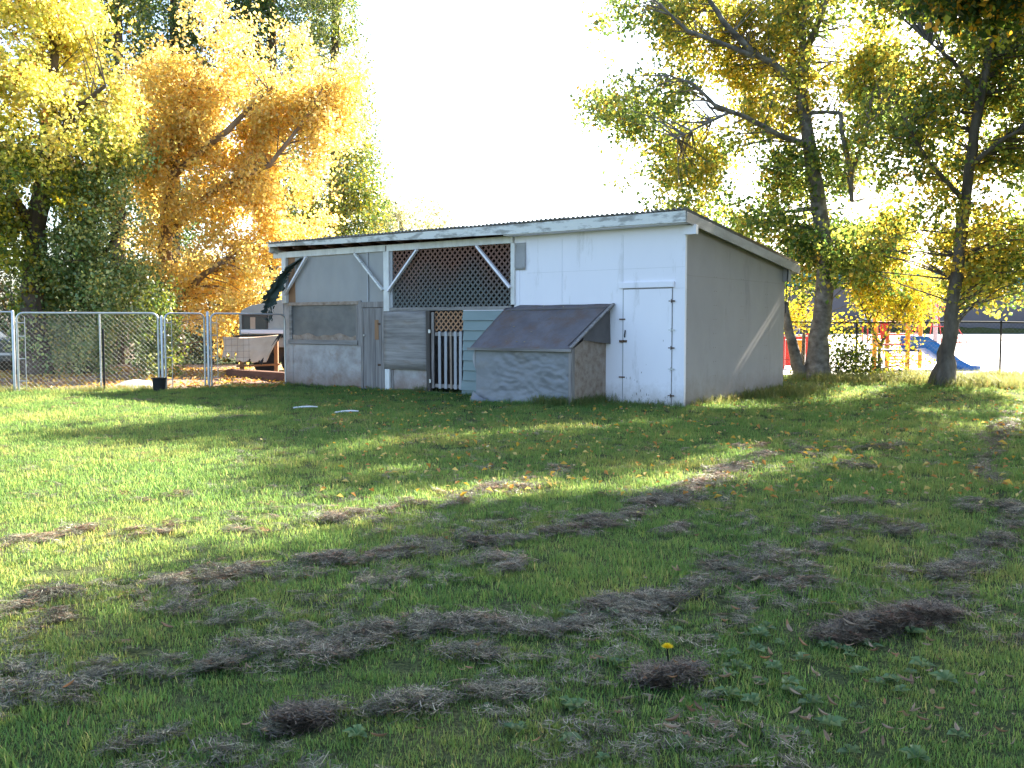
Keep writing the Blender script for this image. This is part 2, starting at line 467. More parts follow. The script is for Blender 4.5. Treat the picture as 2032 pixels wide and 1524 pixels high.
def sheet(name, xs, ys, mt, dz):
    b = MB()
    nx = len(xs)
    vs_ = [(x, y, hgt(x, y) + dz) for y in ys for x in xs]
    fs = [(j*nx+i, j*nx+i+1, (j+1)*nx+i+1, (j+1)*nx+i) for j in range(len(ys)-1) for i in range(nx-1)]
    b.add(vs_, fs, True)
    return tag(b.build(name, mt), kind='structure')

sheet('ground', axis(-700, 700, -14, 14, .5), axis(-60, 900, 0, 32, .5), M['ground'], 0)
sheet('playground_surface', list(np.arange(4, 75, 1.0)), list(np.arange(25.6, 79, 1.0)), M['pale'], .006)
def dirt(name, poly_fn, nu, nv, mt, dz):
    b = MB()
    def fn(u, v):
        x, y = poly_fn(u, v)
        return (x, y, hgt(x, y) + dz)
    b.grid(fn, nu, nv)
    return tag(b.build(name, mt), kind='structure')
dirt('dirt_yard', lambda u, v: (lerp(-30, lerp(-8.0, -5.4, v ** .5), u), lerp(22.1, 34, v) + .9 * v * 0 + .25 * math.sin(u * 9) * (1 - v)), 40, 20, M['soil'], .005)
dirt('red_dirt_patch', lambda u, v: (lerp(-8.0, -5.75, u), lerp(24.0, 27.2, v) + .12 * math.sin(u * 7)), 14, 10, M['redsoil'], .012)

# ------------------------------------------------------------------ the shed
A0 = P(567, 762, 24.358)
SH_RZ = R(-37.752)
W, D = 11.27, 4.65
WV = Vector((math.cos(SH_RZ), math.sin(SH_RZ), 0))
VV = Vector((-WV.y, WV.x, 0))
A0 = Vector((-5.767, 24.359, 0))
def SW(x, y, z=0): return A0 + WV * x + VV * y + Vector((0, 0, z))
shed = empty('shed', A0, SH_RZ, 'long weathered white shed with lattice bays, pickets and a sloping tin roof', 'shed')

def part(b, name, m, parent=None, **k): return b.build(name, M[m], parent or shed, **k)

def rz(y): return 3.36 + (2.76 - 3.36) * y / 4.65       # roof underside height
# right rooms walls
b = MB(); b.add([(7.36, 0, -.1), (W, 0, -.1), (W, 0, rz(0)), (7.36, 0, rz(0)), (7.36, .06, -.1), (W, .06, -.1), (W, .06, rz(0)), (7.36, .06, rz(0))],
               [(0,1,2,3), (7,6,5,4), (0,3,7,4), (1,5,6,2), (3,2,6,7)])
fw = part(b, 'front_wall', 'white')
# panel seams on the white wall (thin battens)
for x0, x1, z0, z1 in ((9.955, 9.963, 2.30, 3.2), (9.955, 9.963, .02, 2.17),):
    MB().box(x0, x1, -.004, -.0005, z0, z1).build('seam', M['seam'], fw)
MB().box(7.68, 11.26, -.004, -.0005, 2.555, 2.561).build('seam', M['seam'], fw)
MB().box(8.55, 8.556, -.004, -.0005, 1.95, 3.2).build('seam', M['seam'], fw)
MB().box(11.0, 11.26, -.004, -.0005, 2.17, 2.176).build('seam', M['seam'], fw)
MB().box(7.36, 7.50, -.012, -.0005, 1.8, 2.62).build('corner_board', M['white'], fw, bevel=.003)
b = MB(); b.grid(lambda u, v: (lerp(7.32, 7.66, u), -.02 - .01 * math.sin(v * 5 + u), lerp(2.63, 3.18, v)), 6, 8)
b.build('tar_paper_patch', M['patch'], fw, solid=.004)

b = MB(); b.add([(W, .061, -.1), (W, D, -.1), (W, D, rz(D)), (W, .061, rz(.06)), (W-.06, .061, -.1), (W-.06, D, -.1), (W-.06, D, rz(D)), (W-.06, .061, rz(.06))],
               [(0,1,2,3), (7,6,5,4), (1,5,6,2), (0,3,7,4), (3,2,6,7)])
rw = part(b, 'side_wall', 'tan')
MB().box(W+.0005, W+.0025, .07, D-.02, 2.40, 2.405).build('seam', M['tanseam'], rw)
nl = MB()
for yy in (.10, 1.18, 1.27, 2.40, 2.49, 3.62, 3.71, 4.58):
    for k in range(9): nl.box(W+.0005, W+.003, yy, yy + .009, .25 + k * .27, .259 + k * .27)
nl.build('nail_heads', M['rust'], rw)['kind'] = 'stuff'
b = MB(); b.box(-.02, W-.061, D-.06, D, -.1, rz(D)-.02); part(b, 'back_wall', 'osb')
b = MB(); b.add([(0, .1, -.1), (0, D-.07, -.1), (0, D-.07, rz(D)-.02), (0, .1, rz(0)-.02), (.05, .1, -.1), (.05, D-.07, -.1), (.05, D-.07, rz(D)-.02), (.05, .1, rz(0)-.02)],
               [(3,2,1,0), (4,5,6,7), (1,2,6,5), (0,4,7,3), (2,3,7,6)])
part(b, 'left_wall', 'osb')
b = MB(); b.box(7.28, 7.34, .15, D-.07, -.1, 3.0); part(b, 'partition', 'osb')
b = MB(); b.box(3.70, 3.75, .15, D-.07, -.1, 3.0); part(b, 'partition', 'osb')

# roof: corrugated sheets, rafters, fascia boards
roof = MB()
roof.add([(-.16, -.30, rz(-.30)+.10), (11.40, -.30, rz(-.30)+.10), (11.40, 5.05, rz(5.05)+.10), (-.16, 5.05, rz(5.05)+.10),
          (-.16, -.30, rz(-.30)+.115), (11.40, -.30, rz(-.30)+.115), (11.40, 5.05, rz(5.05)+.115), (-.16, 5.05, rz(5.05)+.115)],
         [(3,2,1,0), (4,5,6,7), (0,1,5,4), (1,2,6,5), (2,3,7,6), (3,0,4,7)])
roof = part(roof, 'roof', 'redwood')
sw = .66
nsh = 18
sb = MB()
def sheetfn(u, v):
    x = u * (sw + .04); y = lerp(-.37, 5.08, v)
    return (x, y, rz(y) + .150 + .021 * math.sin(x / .11 * 2 * math.pi))
sb.grid(sheetfn, 74, 1)
sme = sb.mesh('roof_sheet', M['roofmetal'])
for i in range(nsh):
    o = link('roof_sheet', sme, roof, loc=(-.24 + i * (11.72 / nsh) * .993, random.uniform(-.02, .02), .004 * (i % 2) + random.uniform(0, .006)))
    m_ = o.modifiers.new('solid', 'SOLIDIFY'); m_.thickness = .003
for i in range(20):
    x = .12 + i * .585
    MB().bar((x, -.27, rz(-.27)+.04), (x, 5.0, rz(5.0)+.04), .04, .11).build('rafter', M['redwood'], roof)
f = MB()
n = 60
def fas(u, v):
    return (lerp(-.20, 11.44, u), -.325 - .02 * v, rz(-.3) + lerp(lerp(.055, -.07, min(1, u * 1.5)), .125, v) + .005 * math.sin(u * 23) * (1 - v))
f.grid(fas, n, 2, False)
f.build('fascia', M['whitetrim'], roof, solid=.025)
MB().bar((11.435, -.31, rz(-.31)+.015), (11.435, 5.08, rz(5.08)+.015), .03, .19).build('fascia', M['greytrim'], roof, bevel=.004)
MB().bar((-.195, -.30, rz(-.30)+.015), (-.195, 5.08, rz(5.08)+.015), .03, .19).build('fascia', M['whitetrim'], roof, bevel=.004)
MB().bar((-.2, 5.09, rz(5.09)+.015), (11.4, 5.09, rz(5.09)+.015), .03, .17).build('fascia', M['whitetrim'], roof)
# soffit board on the right eave part
MB().box(7.30, 11.41, -.30, -.002, 3.315, 3.33).build('soffit', M['white'], roof)
MB().box(W+.003, 11.41, .0, 5.0, 3.0, 3.0001).build('soffit', M['tan'], roof) if False else None
b = MB(); b.add([(W+.002, .05, rz(.05)-.02), (11.42, .05, rz(.05)-.02), (11.42, 5.0, rz(5.0)-.02), (W+.002, 5.0, rz(5.0)-.02)], [(0,3,2,1)])
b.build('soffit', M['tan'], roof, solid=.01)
MB().box(W+.002, W+.14, D-.12, D+.02, 2.45, 2.74).build('rafter_end', M['tan'], roof)

# header beam in two lengths and the end block
b = MB(); b.box(-.36, 3.665, -.05, .04, 3.19, 3.335); part(b, 'header_beam', 'post', bevel=.004)
b = MB(); b.box(3.69, 7.34, -.05, .04, 3.185, 3.33); part(b, 'header_beam', 'post', bevel=.004)
b = MB(); b.box(W-.02, 11.50, -.048, .04, 3.13, 3.30); part(b, 'header_beam', 'white', bevel=.004)
b = MB(); b.box(3.665, 3.69, -.053, .03, 3.14, 3.31); part(b, 'bracket', 'rust')
# posts
for x0, x1, z0, z1 in ((-.03, .13, 2.05, 3.19), (3.60, 3.77, 1.815, 3.185), (3.62, 3.77, -.05, .485), (7.30, 7.40, 1.92, 3.18)):
    b = MB(); b.box(x0, x1, -.06, .04, z0, z1); part(b, 'post', 'post', bevel=.004)
# diagonal braces
for a_, c_ in (((.13, 2.27), (.96, 3.17)), ((3.60, 2.30), (2.68, 3.18)), ((3.77, 2.27), (4.69, 3.17)), ((7.31, 2.27), (6.41, 3.17))):
    b = MB(); b.bar((a_[0], -.085, a_[1]), (c_[0], -.085, c_[1]), .045, .075, up=(0, -1, 0)); part(b, 'brace', 'whitetrim' if a_[0] == 3.6 else 'white', bevel=.003)
# left bay, upper: plastic sheet with a brown board beside it
b = MB(); b.box(.14, .50, .02, .045, 2.05, 3.19); part(b, 'brown_board', 'brown')
b = MB()
def filmf(u, v):
    x = lerp(.42, 3.60, u); z = lerp(2.03, 3.20, v)
    return (x, .005 + .015 * mnoise.noise(Vector((x * 2.2, z * .9, 1))) + .004 * mnoise.noise(Vector((x * 9, z * 1.2, 4))), z)
b.grid(filmf, 50, 14); part(b, 'plastic_sheet', 'film')
b = MB(); b.box(3.02, 3.06, -.025, -.004, 2.05, 3.18); part(b, 'batten', 'wallgrey2')
# left bay lower wall: boards round a dusty window
b = MB(); b.box(.0, .32, -.01, .03, -.1, 1.02); part(b, 'wall_board', 'osb')
b = MB(); b.box(.325, 2.78, -.005, .03, -.1, 1.02); part(b, 'wall_board', 'osb')
b = MB(); b.box(-.05, .20, -.008, .03, 1.02, 2.05); part(b, 'wall_board', 'osb')
b = MB(); b.box(2.70, 2.80, -.02, .04, 1.0, 2.08); part(b, 'wall_board', 'wood')
win = MB().box(.22, 2.70, .015, .03, 1.14, 2.0).build('window', M['dustyglass'], shed)
MB().box(.16, 2.72, -.03, .01, 1.985, 2.065).build('frame', M['osbbrown'], win, bevel=.003)
MB().box(.20, .29, -.025, .012, 1.12, 1.983).build('frame', M['woodh'], win, bevel=.003)
MB().box(2.63, 2.698, -.025, .012, 1.12, 1.983).build('frame', M['wood'], win, bevel=.003)
MB().box(.18, 2.70, -.05, .012, 1.03, 1.135).build('sill', M['woodh'], win, bevel=.004)
b = MB(); b.grid(lambda u, v: (lerp(.3, 2.62, u), .012 - .02 * v + .01 * mnoise.noise(Vector((u * 7, v * 4, 0))), lerp(1.13, 1.13 + .22 * (.6 + .5 * mnoise.noise(Vector((u * 6, 2, 0)))), v)), 26, 3)
b.build('dust_ledge', M['osbbrown'], win)
# plank door
dr = MB().box(2.88, 3.50, -.012, .025, -.02, 1.90)
door = dr.build('door', M['doorwood'], shed, bevel=.003)
for x in (2.885, 3.08, 3.285):
    MB().box(x, x + .195, -.022, -.0125, .0, 1.885).build('plank', M['doorwood'], door, bevel=.003)
MB().box(3.27, 3.40, -.03, -.0225, 1.16, 1.62).build('panel', M['brown'], door, bevel=.004)
MB().tube([(2.93, -.022, 1.26), (2.93, -.06, 1.26)], .022, 8).build('handle', M['galv'], door)
for z in (.55, 1.5):
    MB().box(3.36, 3.46, -.03, -.0225, z, z + .05).build('hinge', M['rust'], door)
for x0, x1, z0, z1 in ((2.80, 2.875, -.04, 1.905), (3.505, 3.575, -.04, 1.905), (2.80, 3.575, 1.91, 2.04)):
    b = MB(); b.box(x0, x1, -.03, .03, z0, z1); part(b, 'door_frame', 'wood', bevel=.003)

# lattice: every strip a piece of its own
def lattice(name, x0, x1, z0, z1, y, m, pitch=.108, wdt=.034):
    lat = empty(name); lat.parent = shed
    sm = MB().box(-.5, .5, -.0035, .0035, -wdt/2, wdt/2).mesh('lattice_strip', M[m])
    for s in (1, -1):
        yy = y + (0 if s == 1 else .008)
        c = x0 - (z1 - z0)
        k = pitch * 1.414
        cc = c
        while cc < x1 + (z1 - z0):
            # line x = cc + s*(z - zmid)
            pts = []
            zm = (z0 + z1) / 2
            tlo, thi = -(z1 - z0) / 2, (z1 - z0) / 2
            if s == 1: lo, hi = max(tlo, x0 - cc), min(thi, x1 - cc)
            else: lo, hi = max(tlo, cc - x1), min(thi, cc - x0)
            if hi - lo > .06:
                tm = (lo + hi) / 2
                o = link('lattice_strip', sm, lat, (cc + s * tm, yy, zm + tm), (0, -s * R(45), 0), ((hi - lo) * 1.414, 1, 1))
            cc += k
    return lat
lattice('lattice_panel', 3.86, 7.29, 1.90, 3.20, .0, 'lattice', .102, .040)
lattice('lattice_panel', 5.10, 5.97, 1.37, 1.80, .02, 'latorange', .10)
b = MB(); b.box(3.60, 7.30, -.035, .03, 1.82, 1.895); part(b, 'sill_board', 'woodh', bevel=.003)
b = MB(); b.box(3.775, 3.85, -.02, .02, 1.90, 3.18); part(b, 'side_board', 'wallgrey2')
# plywood boards of the middle bay
b = MB(); b.grid(lambda u, v: (lerp(3.58, 4.91, u), -.03 - .012 * math.sin(u * 3), lerp(.49, 1.81, v)), 10, 6)
part(b, 'plywood_sheet', 'woodh', solid=.018)
b = MB(); b.box(3.86, 4.90, .0, .02, -.08, .50); part(b, 'base_board', 'osb')
b = MB(); b.box(3.775, 3.855, -.015, .03, -.06, .48); part(b, 'base_board', 'wood')
b = MB(); b.bar((4.985, -.01, -.06), (4.965, -.01, 1.815), .11, .09, up=(0, -1, 0)); part(b, 'gate_post', 'dark', bevel=.005)
# picket gate
gate = empty('picket_gate'); gate.parent = shed
for x, tl, m in ((5.10, 0, 'wood'), (5.30, 0, 'wallgrey2'), (5.475, .01, 'wallgrey2'), (5.635, -.01, 'osbbrown'), (5.76, 0, 'wallgrey2'), (5.90, .012, 'wallgrey2')):
    hh = 1.78 if x < 5.2 else 1.36
    MB().bar((x, -.025, .10), (x + tl, -.03, hh), .075 if m != 'osbbrown' else .05, .018, up=(0, -1, 0)).build('picket', M[m], gate, bevel=.003)
for z in (.16, 1.30):
    MB().box(5.15, 5.95, -.012, .02, z - .04, z + .04).build('rail', M['wood'], gate)
MB().box(5.0, 5.06, -.07, -.055, 1.32, 1.4).build('hinge', M['galv'], gate)
MB().box(5.02, 5.07, -.07, -.055, .22, .30).build('hinge', M['galv'], gate)
b = MB(); b.box(5.05, 5.98, .0, .04, -.1, .02); part(b, 'threshold', 'wood')
# clapboards
sid = empty('siding'); sid.parent = shed
for k in range(9):
    z = -.12 + k * .215
    cb = MB()
    x0 = 5.93 if k < 2 else 5.985
    x0 += random.uniform(-.01, .01)
    cb.add([(x0, -.055, z), (7.36, -.055, z), (7.36, -.02, z+.21), (x0, -.02, z+.21), (x0, -.03, z), (7.36, -.03, z), (7.36, -.004, z+.21), (x0, -.004, z+.21)],
           [(0,1,2,3), (7,6,5,4), (0,4,5,1), (2,6,7,3), (0,3,7,4), (1,5,6,2)])
    cb.build('clapboard', M['siding'], sid)
b = MB(); b.box(5.985, 7.30, -.03, -.003, 1.805, 1.818); part(b, 'siding_cap', 'white')

# white door in the right room
wd = MB().box(9.985, 11.01, -.022, -.001, .02, 2.17).build('door', M['white'], shed, bevel=.003)
tag(wd, 'tall white painted sheet door')
MB().box(9.90, 11.06, -.045, -.001, 2.195, 2.30).build('lintel', M['white'], wd, bevel=.003)
for z, m in ((1.94, 'rust'), (1.41, 'galv'), (1.08, 'rust'), (.69, 'galv'), (.2, 'rust')):
    h_ = MB().box(11.0, 11.08, -.030, -.0235, z - .012, z + .012).box(10.95, 10.99, -.03, -.0235, z - .008, z + .008)
    h_.tube([(11.01, -.035, z - .035), (11.01, -.035, z + .035)], .008, 6)
    h_.build('hinge', M[m], wd)
for z in (1.61, .51):
    MB().box(9.90, 10.03, -.034, -.0235, z - .012, z + .012).build('hook', M['rust'], wd)
MB().box(9.90, 10.07, -.034, -.0235, 1.17, 1.215).tube([(9.98, -.03, 1.19), (9.98, -.06, 1.19)], .02, 8).build('latch', M['rust'], wd)
MB().tube([(10.03, -.024, 1.40), (10.04, -.05, 1.36), (10.03, -.05, 1.30), (10.02, -.024, 1.27)], .012, 6).build('handle', M['blackmetal'], wd)
gp0 = MB().box(9.968, 9.983, -.012, -.0006, .03, 2.18).box(11.012, 11.022, -.012, -.0006, .03, 2.18).box(9.968, 11.022, -.012, -.0006, 2.172, 2.19)
gp0.build('gap', M['gap'], wd)
rr = random.Random(5)
ch = MB()
for _ in range(34):
    x = rr.choice((rr.uniform(10.3, 10.6), rr.uniform(10.0, 11.0))); z = rr.uniform(.05, .1 + 1.2 * rr.random() ** 2); h_ = rr.uniform(.01, .07); w_ = rr.uniform(.004, .012)
    ch.add([(x, -.0228, z), (x + w_, -.0228, z + h_ * .3), (x + w_ * .6, -.0228, z + h_), (x - w_ * .5, -.0228, z + h_ * .6)], [(0, 1, 2, 3)])
ch.build('bare_patches', M['wood'], wd)['kind'] = 'stuff'
b = MB(); b.box(7.4, W, -.006, -.0008, -.1, .03); part(b, 'sill_strip', 'whitetrim')

# grey wing panel at the left end
b = MB(); b.add([(-.03, -.02, .95), (-.03, -.02, 2.8), (-.26, .25, 2.35), (-.33, .33, 1.75), (-.33, .33, .95)], [(0, 1, 2, 3, 4)])
part(b, 'wing_panel', 'wallgrey2', solid=.012)

# ------------------------------------------------------------------ ragged green tarp at the corner
b = MB()
cpts = [P(600, 512, 23.9), P(575, 530, 24.0), P(555, 560, 24.05), P(540, 590, 24.1), P(533, 612, 24.1), P(534, 640, 24.1)]
wd_ = [.12, .26, .40, .50, .30, .16]
def tarpf(u, v):
    t = v * (len(cpts) - 1); i = min(int(t), len(cpts) - 2); f_ = t - i
    c = cpts[i].lerp(cpts[i+1], f_); w_ = lerp(wd_[i], wd_[i+1], f_)
    ed = 1 + .45 * mnoise.noise(Vector((u * 4, v * 14, 2))) + .35 * mnoise.noise(Vector((u * 2 + 5, v * 38, 6)))
    n_ = mnoise.noise(Vector((u * 5, v * 8, 0)))
    return c + Vector(((u - .5) * w_ * ed, -.06 * math.sin(u * 6 + v * 3) + .06 * n_, (u - .5) * w_ * .3 + .04 * n_))
b.grid(tarpf, 14, 60)
b.sm = [q for q, f in zip(b.sm, b.f)]
keep_ = [i for i, f in enumerate(b.f) if not ((i % 14) in (0, 1, 12, 13) and mnoise.noise(Vector((i // 14 * .45, (i % 14) // 7 * 9.0, 3))) > .05) and not (i // 14 > 46 and mnoise.noise(Vector((i % 14 * .9, i // 14 * .3, 8))) > .1)]
b.f = [b.f[i] for i in keep_]; b.sm = [b.sm[i] for i in keep_]
tag(b.build('tarp', M['greentarp'], solid=.004), 'ragged dark green tarp hanging off the left roof corner', 'tarp')

# ------------------------------------------------------------------ lean-to bin in front of the shed
LX0, LX1, LY, LZT, LZF = 7.28, 9.58, -1.13, 1.90, 1.10
lean = empty('storage_bin', SW(LX0, 0, 0), SH_RZ, 'low bin with a sloping felt roof, wrapped in grey tarp, against the white wall', 'bin')
LW = LX1 - LX0
def tf(u, v):
    x = lerp(0, LW, u); z = lerp(-.06, LZF - .02, 1 - v)
    n1 = mnoise.noise(Vector((x * 2.0 + z * 1.6, z * 3.2 - x * .8, 2)))
    n2 = mnoise.noise(Vector((x * 6 + z * 4, z * 9, 7)))
    n3 = abs(mnoise.noise(Vector((x * 3.0 + z * 2.0, z * 7.0 - x * 1.5, 11))))
    am = sstep(.05, .3, u) * sstep(.02, .15, v)
    n4 = mnoise.noise(Vector((x * 9 + z * 7, z * 16 - x * 4, 17)))
    y = LY - .02 - .018 * n1 - (.012 * n2 - .028 * n3 + .006 * n4) * am
    flare = max(0, v - .75) / .25
    y -= .05 * flare * (1 - .6 * u) + .04 * flare * mnoise.noise(Vector((x * 5, 0, 3)))
    if u < .14: x -= .04 * flare * (1 - u / .14)
    return (x, y, z)
MB().grid(tf, 90, 60).build('tarp_front', M['tarp'], lean)
b = MB()
b.grid(lambda u, v: (lerp(.0, .34, u), LY - .10 - .07 * math.sin(u * 3.1) - .16 * (1 - v), lerp(-.05, .20, v) * (1 - u * .8) ), 8, 8)
b.build('tarp_fold', M['tarp'], lean)
b = MB(); b.grid(lambda u, v: (-.02 - .10 * math.sin(v * 3.1) * (1 - u), LY + .02 - .03 * math.sin(u * 4), lerp(LZF - .05, LZF - .48, v)), 4, 8)
b.build('tarp_fold', M['patch'], lean)
MB().box(LW - .06, LW + .012, LY - .05, LY + .05, -.08, LZF - .03).build('corner_post', M['wood'], lean, bevel=.004)
def lz(y): return lerp(LZT, LZF, y / LY)
b = MB(); b.add([(LW, LY + .055, -.08), (LW, -.005, -.08), (LW, -.005, lz(0) - .35), (LW, LY + .055, lz(LY + .05) - .05)], [(0, 1, 2, 3)])
b.build('side_board', M['osbbrown'], lean, solid=.02)
b = MB(); b.add([(0, LY + .055, -.08), (0, -.065, -.08), (0, -.065, lz(0) - .05), (0, LY + .055, lz(LY + .05) - .05)], [(3, 2, 1, 0)])
b.build('side_board', M['osbbrown'], lean, solid=.02)
b = MB(); b.add([(LW + .03, -.85, 1.22), (LW + .12, -.02, 1.14), (LW + .10, -.02, 1.78), (LW + .03, -.8, 1.30)], [(0, 1, 2, 3)])
b.build('felt_flap', M['flap'], lean, solid=.006)
rf = MB()
def rff(u, v):
    y = lerp(LY - .09, -.005 - .06 * (u < .1), v); x = lerp(-.10, LW + .20, u) + .0 * v
    if u > .7: x += -.20 * (1 - v) * (u - .7) / .3
    z = lz(y) + .012 * mnoise.noise(Vector((x * 1.6, y * 2, 0)))
    return (x, y, z)
rf.grid(rff, 24, 14)
lroof = rf.build('roof', M['leanroof'], lean, solid=.02)
MB().bar((LW + .19, -.03, lz(-.03) + .03), (LW + .0, LY - .06, lz(LY - .06) + .03), .07, .025).build('rake_board', M['wood'], lroof, bevel=.003)
MB().bar((LW + .09, -.10, lz(-.10) + .024), (LW - .10, LY + .0, lz(LY) + .024), .015, .02).build('batten', M['flap'], lroof)
MB().bar((0.0, -.17, lz(-.17) + .025), (LW + .06, -.13, lz(-.13) + .025), .02, .02).build('batten', M['flap'], lroof)
MB().bar((-.16, LY - .09, lz(LY - .09) - .005), (LW + .02, LY - .09, lz(LY - .09) - .005), .03, .05).build('eave_board', M['woodh'], lroof, bevel=.003)

# hanging cable behind the right rear corner of the shed
c0 = P(1563, 488, 20.9)
MB().tube([c0, c0 + Vector((.02, .02, -.5)), c0 + Vector((-.01, 0, -1.0)), c0 + Vector((-.02, .02, -1.45))], .012, 5).build('cable', M['blackmetal'])
tag(bpy.data.objects['cable'], 'thin dark cable dangling at the rear roof corner of the shed', 'cable')

# ------------------------------------------------------------------ fences
def chain_mesh(b, a, c, z0, z1, pitch=.075, r=.0017, three=True):
    """diamond wires between the plan points a and c"""
    a, c = Vector(a), Vector(c)
    Lg = (c - a).length
    d = (c - a) / Lg
    nrm = Vector((-d.y, d.x))
    H = z1 - z0
    for s in (1, -1):
        t = -H
        while t < Lg + H:
            # x = t + s*(z-z0)
            if s == 1: lo, hi = max(0, -t), min(H, Lg - t)
            else: lo, hi = max(0, t - Lg), min(H, t)
            if hi - lo > .03:
                p0 = a + d * (t + s * lo); p1 = a + d * (t + s * hi)
                o = nrm * (.003 * s)
                b.tube([Vector((p0.x + o.x, p0.y + o.y, hgt(p0.x, p0.y) + z0 + lo)), Vector((p1.x + o.x, p1.y + o.y, hgt(p1.x, p1.y) + z0 + hi))], r, 3, cap=False)
            t += pitch * 1.414

g1 = Vector((-11.02, 21.35)); g2 = Vector((-9.35, 21.75)); g3 = Vector((-8.12, 22.0)); g4 = Vector((-7.98, 22.05)); g5 = Vector((-7.30, 22.75)); g5b = Vector((-7.18, 22.86)); g6 = Vector((-5.72, 24.15))
ZT = 1.77
def V3(p, z): return Vector((p.x, p.y, hgt(p.x, p.y) + z))
def frame_pts(a, c, zt, rad=.14):
    d = (c - a).normalized()
    pts = [V3(a, .03), V3(a, zt - rad)]
    for k in range(1, 5):
        t = k / 5 * math.pi / 2
        pts.append(V3(a + d * rad * (1 - math.cos(t)), zt - rad + rad * math.sin(t)))
    pts.append(V3(a + d * rad, zt)); pts.append(V3(c - d * rad, zt))
    for k in range(1, 5):
        t = k / 5 * math.pi / 2
        pts.append(V3(c - d * rad * (1 - math.sin(t)), zt - rad + rad * math.cos(t)))
    pts += [V3(c, zt - rad), V3(c, .03)]
    return pts

def gate_panel(label, a, c, brace=None, zt=ZT, lowbar=True, cat='gate', mesh_to=1.0):
    root = empty('chain_link_gate', V3(a, 0), 0, label, cat)
    off = root.location.copy()
    def sub(bm_, name, m):
        bm_.v = [tuple(Vector(p) - off) for p in bm_.v]
        return bm_.build(name, M[m], root)
    sub(MB().tube(frame_pts(a, c, zt), .024, 8), 'frame', 'galv')
    if brace is not None:
        sub(MB().tube([V3(brace, .03), V3(brace, zt)], .02, 8), 'brace', 'galv')
    e = c
    m_ = MB(); chain_mesh(m_, a, a.lerp(c, mesh_to), .04, zt - .02)
    o = sub(m_, 'chain_link', 'wire')
    d = (c - a).normalized()
    for z in (.25, .75, 1.25, 1.55):
        p = a + d * .05
        sub(MB().tube([V3(a, z), V3(a + d * .16, z)], .012, 6), 'band', 'galv')
    q = a + d * .16
    sub(MB().tube([V3(q, .06), V3(q, zt - .08)], .008, 6), 'tension_bar', 'galv')
    return root
gate_panel('wide chain link panel at far left with a pipe brace at its middle', g1, g3, g2)
gate_panel('narrow chain link panel between the wide gate and the square wire gate', g4, g5)
gg = gate_panel('chain link gate in a bent pipe frame right beside the shed corner', g5b, g6, mesh_to=.12)
# square wire on the last gate
m_ = MB()
dd = (g6 - g5b); Lg = dd.length; dd.normalize()
off = Vector(gg.location)
t = .22
while t < Lg * .52:
    p = g5b + dd * t
    m_.tube([V3(p, .1) - off, V3(p, 1.30) - off], .003, 3, cap=False); t += .15
for z in np.arange(.1, 1.35, .15):
    m_.tube([V3(g5b + dd * .02, z) - off, V3(g5b + dd * Lg * .52, z) - off], .003, 3, cap=False)
m_.build('square_wire', M['rust'], gg)

def pipe_post(label, p, zt, r=.03, m='galv', name='fence_post', group=None):
    o = MB().tube([(0, 0, -.05), (0, 0, zt - .03), (0, 0, zt)], [r, r, r * .6], 10).build(name, M[m])
    o.location = V3(p, 0)
    return tag(o, label, 'fence post', group)
pipe_post('galvanised fence post left of the wide chain link panel', g1 + Vector((-.09, 0)), 1.83, .032)
pipe_post('galvanised fence post between the two middle chain link panels', Vector((-8.05, 22.03)), 1.72, .03)
pipe_post('galvanised fence post in front of the square wire gate hinge', Vector((-7.235, 22.81)), 1.82, .034)
tp = MB().bar((0, 0, -.05), (0, 0, 1.42), .045, .012).bar((0, .015, -.05), (0, .015, 1.42), .010, .03)
for k in range(12): tp.box(-.022, .022, -.014, -.006, .2 + k * .1, .22 + k * .1)
tp = tp.build('fence_post', M['blackmetal']); tp.location = onG(-9.24, 21.66)
tag(tp, 'short black steel post in front of the wide chain link panel', 'fence post')
# fence running off to the left
fl = empty('chain_link_fence', V3(g1, 0), 0, 'chain link fence running out of the frame at far left', 'fence')
off = Vector(fl.location)
gl = Vector((-16, 21.2))
def rel(b, off): b.v = [tuple(Vector(p) - off) for p in b.v]; return b
m_ = MB(); chain_mesh(m_, gl, g1 + Vector((-.15, 0)), .04, 1.78); rel(m_, off).build('chain_link', M['wire'], fl)
rel(MB().tube([V3(gl, 1.79), V3(g1 + Vector((-.1, 0)), 1.79)], .02, 8), off).build('top_rail', M['galv'], fl)
for x in (-13.4, -16):
    rel(MB().tube([onG(x, 21.25), onG(x, 21.25, 1.84)], .028, 8), off).build('post', M['galv'], fl)

# fence behind the trees on the right
fr = empty('chain_link_fence', onG(6.2, 24.8), 0, 'low chain link fence with a dark top rail before the playground', 'fence')
off = Vector(fr.location)
ra, rb = Vector((6.0, 25.3)), Vector((16.0, 24.4))
RT = 1.57
m_ = MB(); chain_mesh(m_, ra, rb, .05, 1.40, .075, .0016)
rel(m_, off).build('chain_link', M['wire'], fr)
pts = [Vector((lerp(ra.x, rb.x, t), lerp(ra.y, rb.y, t), RT + .012 * math.sin(t * 14))) for t in np.linspace(0, 1, 21)]
rel(MB().tube(pts, .021, 8), off).build('top_rail', M['blackmetal'], fr)
for z in (.42, .92):
    pts2 = [Vector((lerp(ra.x, rb.x, t), lerp(ra.y, rb.y, t), hgt(lerp(ra.x, rb.x, t), 24.8) + z + .015 * math.sin(t * 19 + z))) for t in np.linspace(0, 1, 21)]
    rel(MB().tube(pts2, .006, 5), off).build('tension_wire', M['rust'], fr)
for t in (.02, .30, .66, .99):
    p = ra.lerp(rb, t)
    rel(MB().tube([onG(p.x, p.y, -.05), Vector((p.x, p.y, RT + .04))], .024, 8), off).build('post', M['blackmetal'], fr)

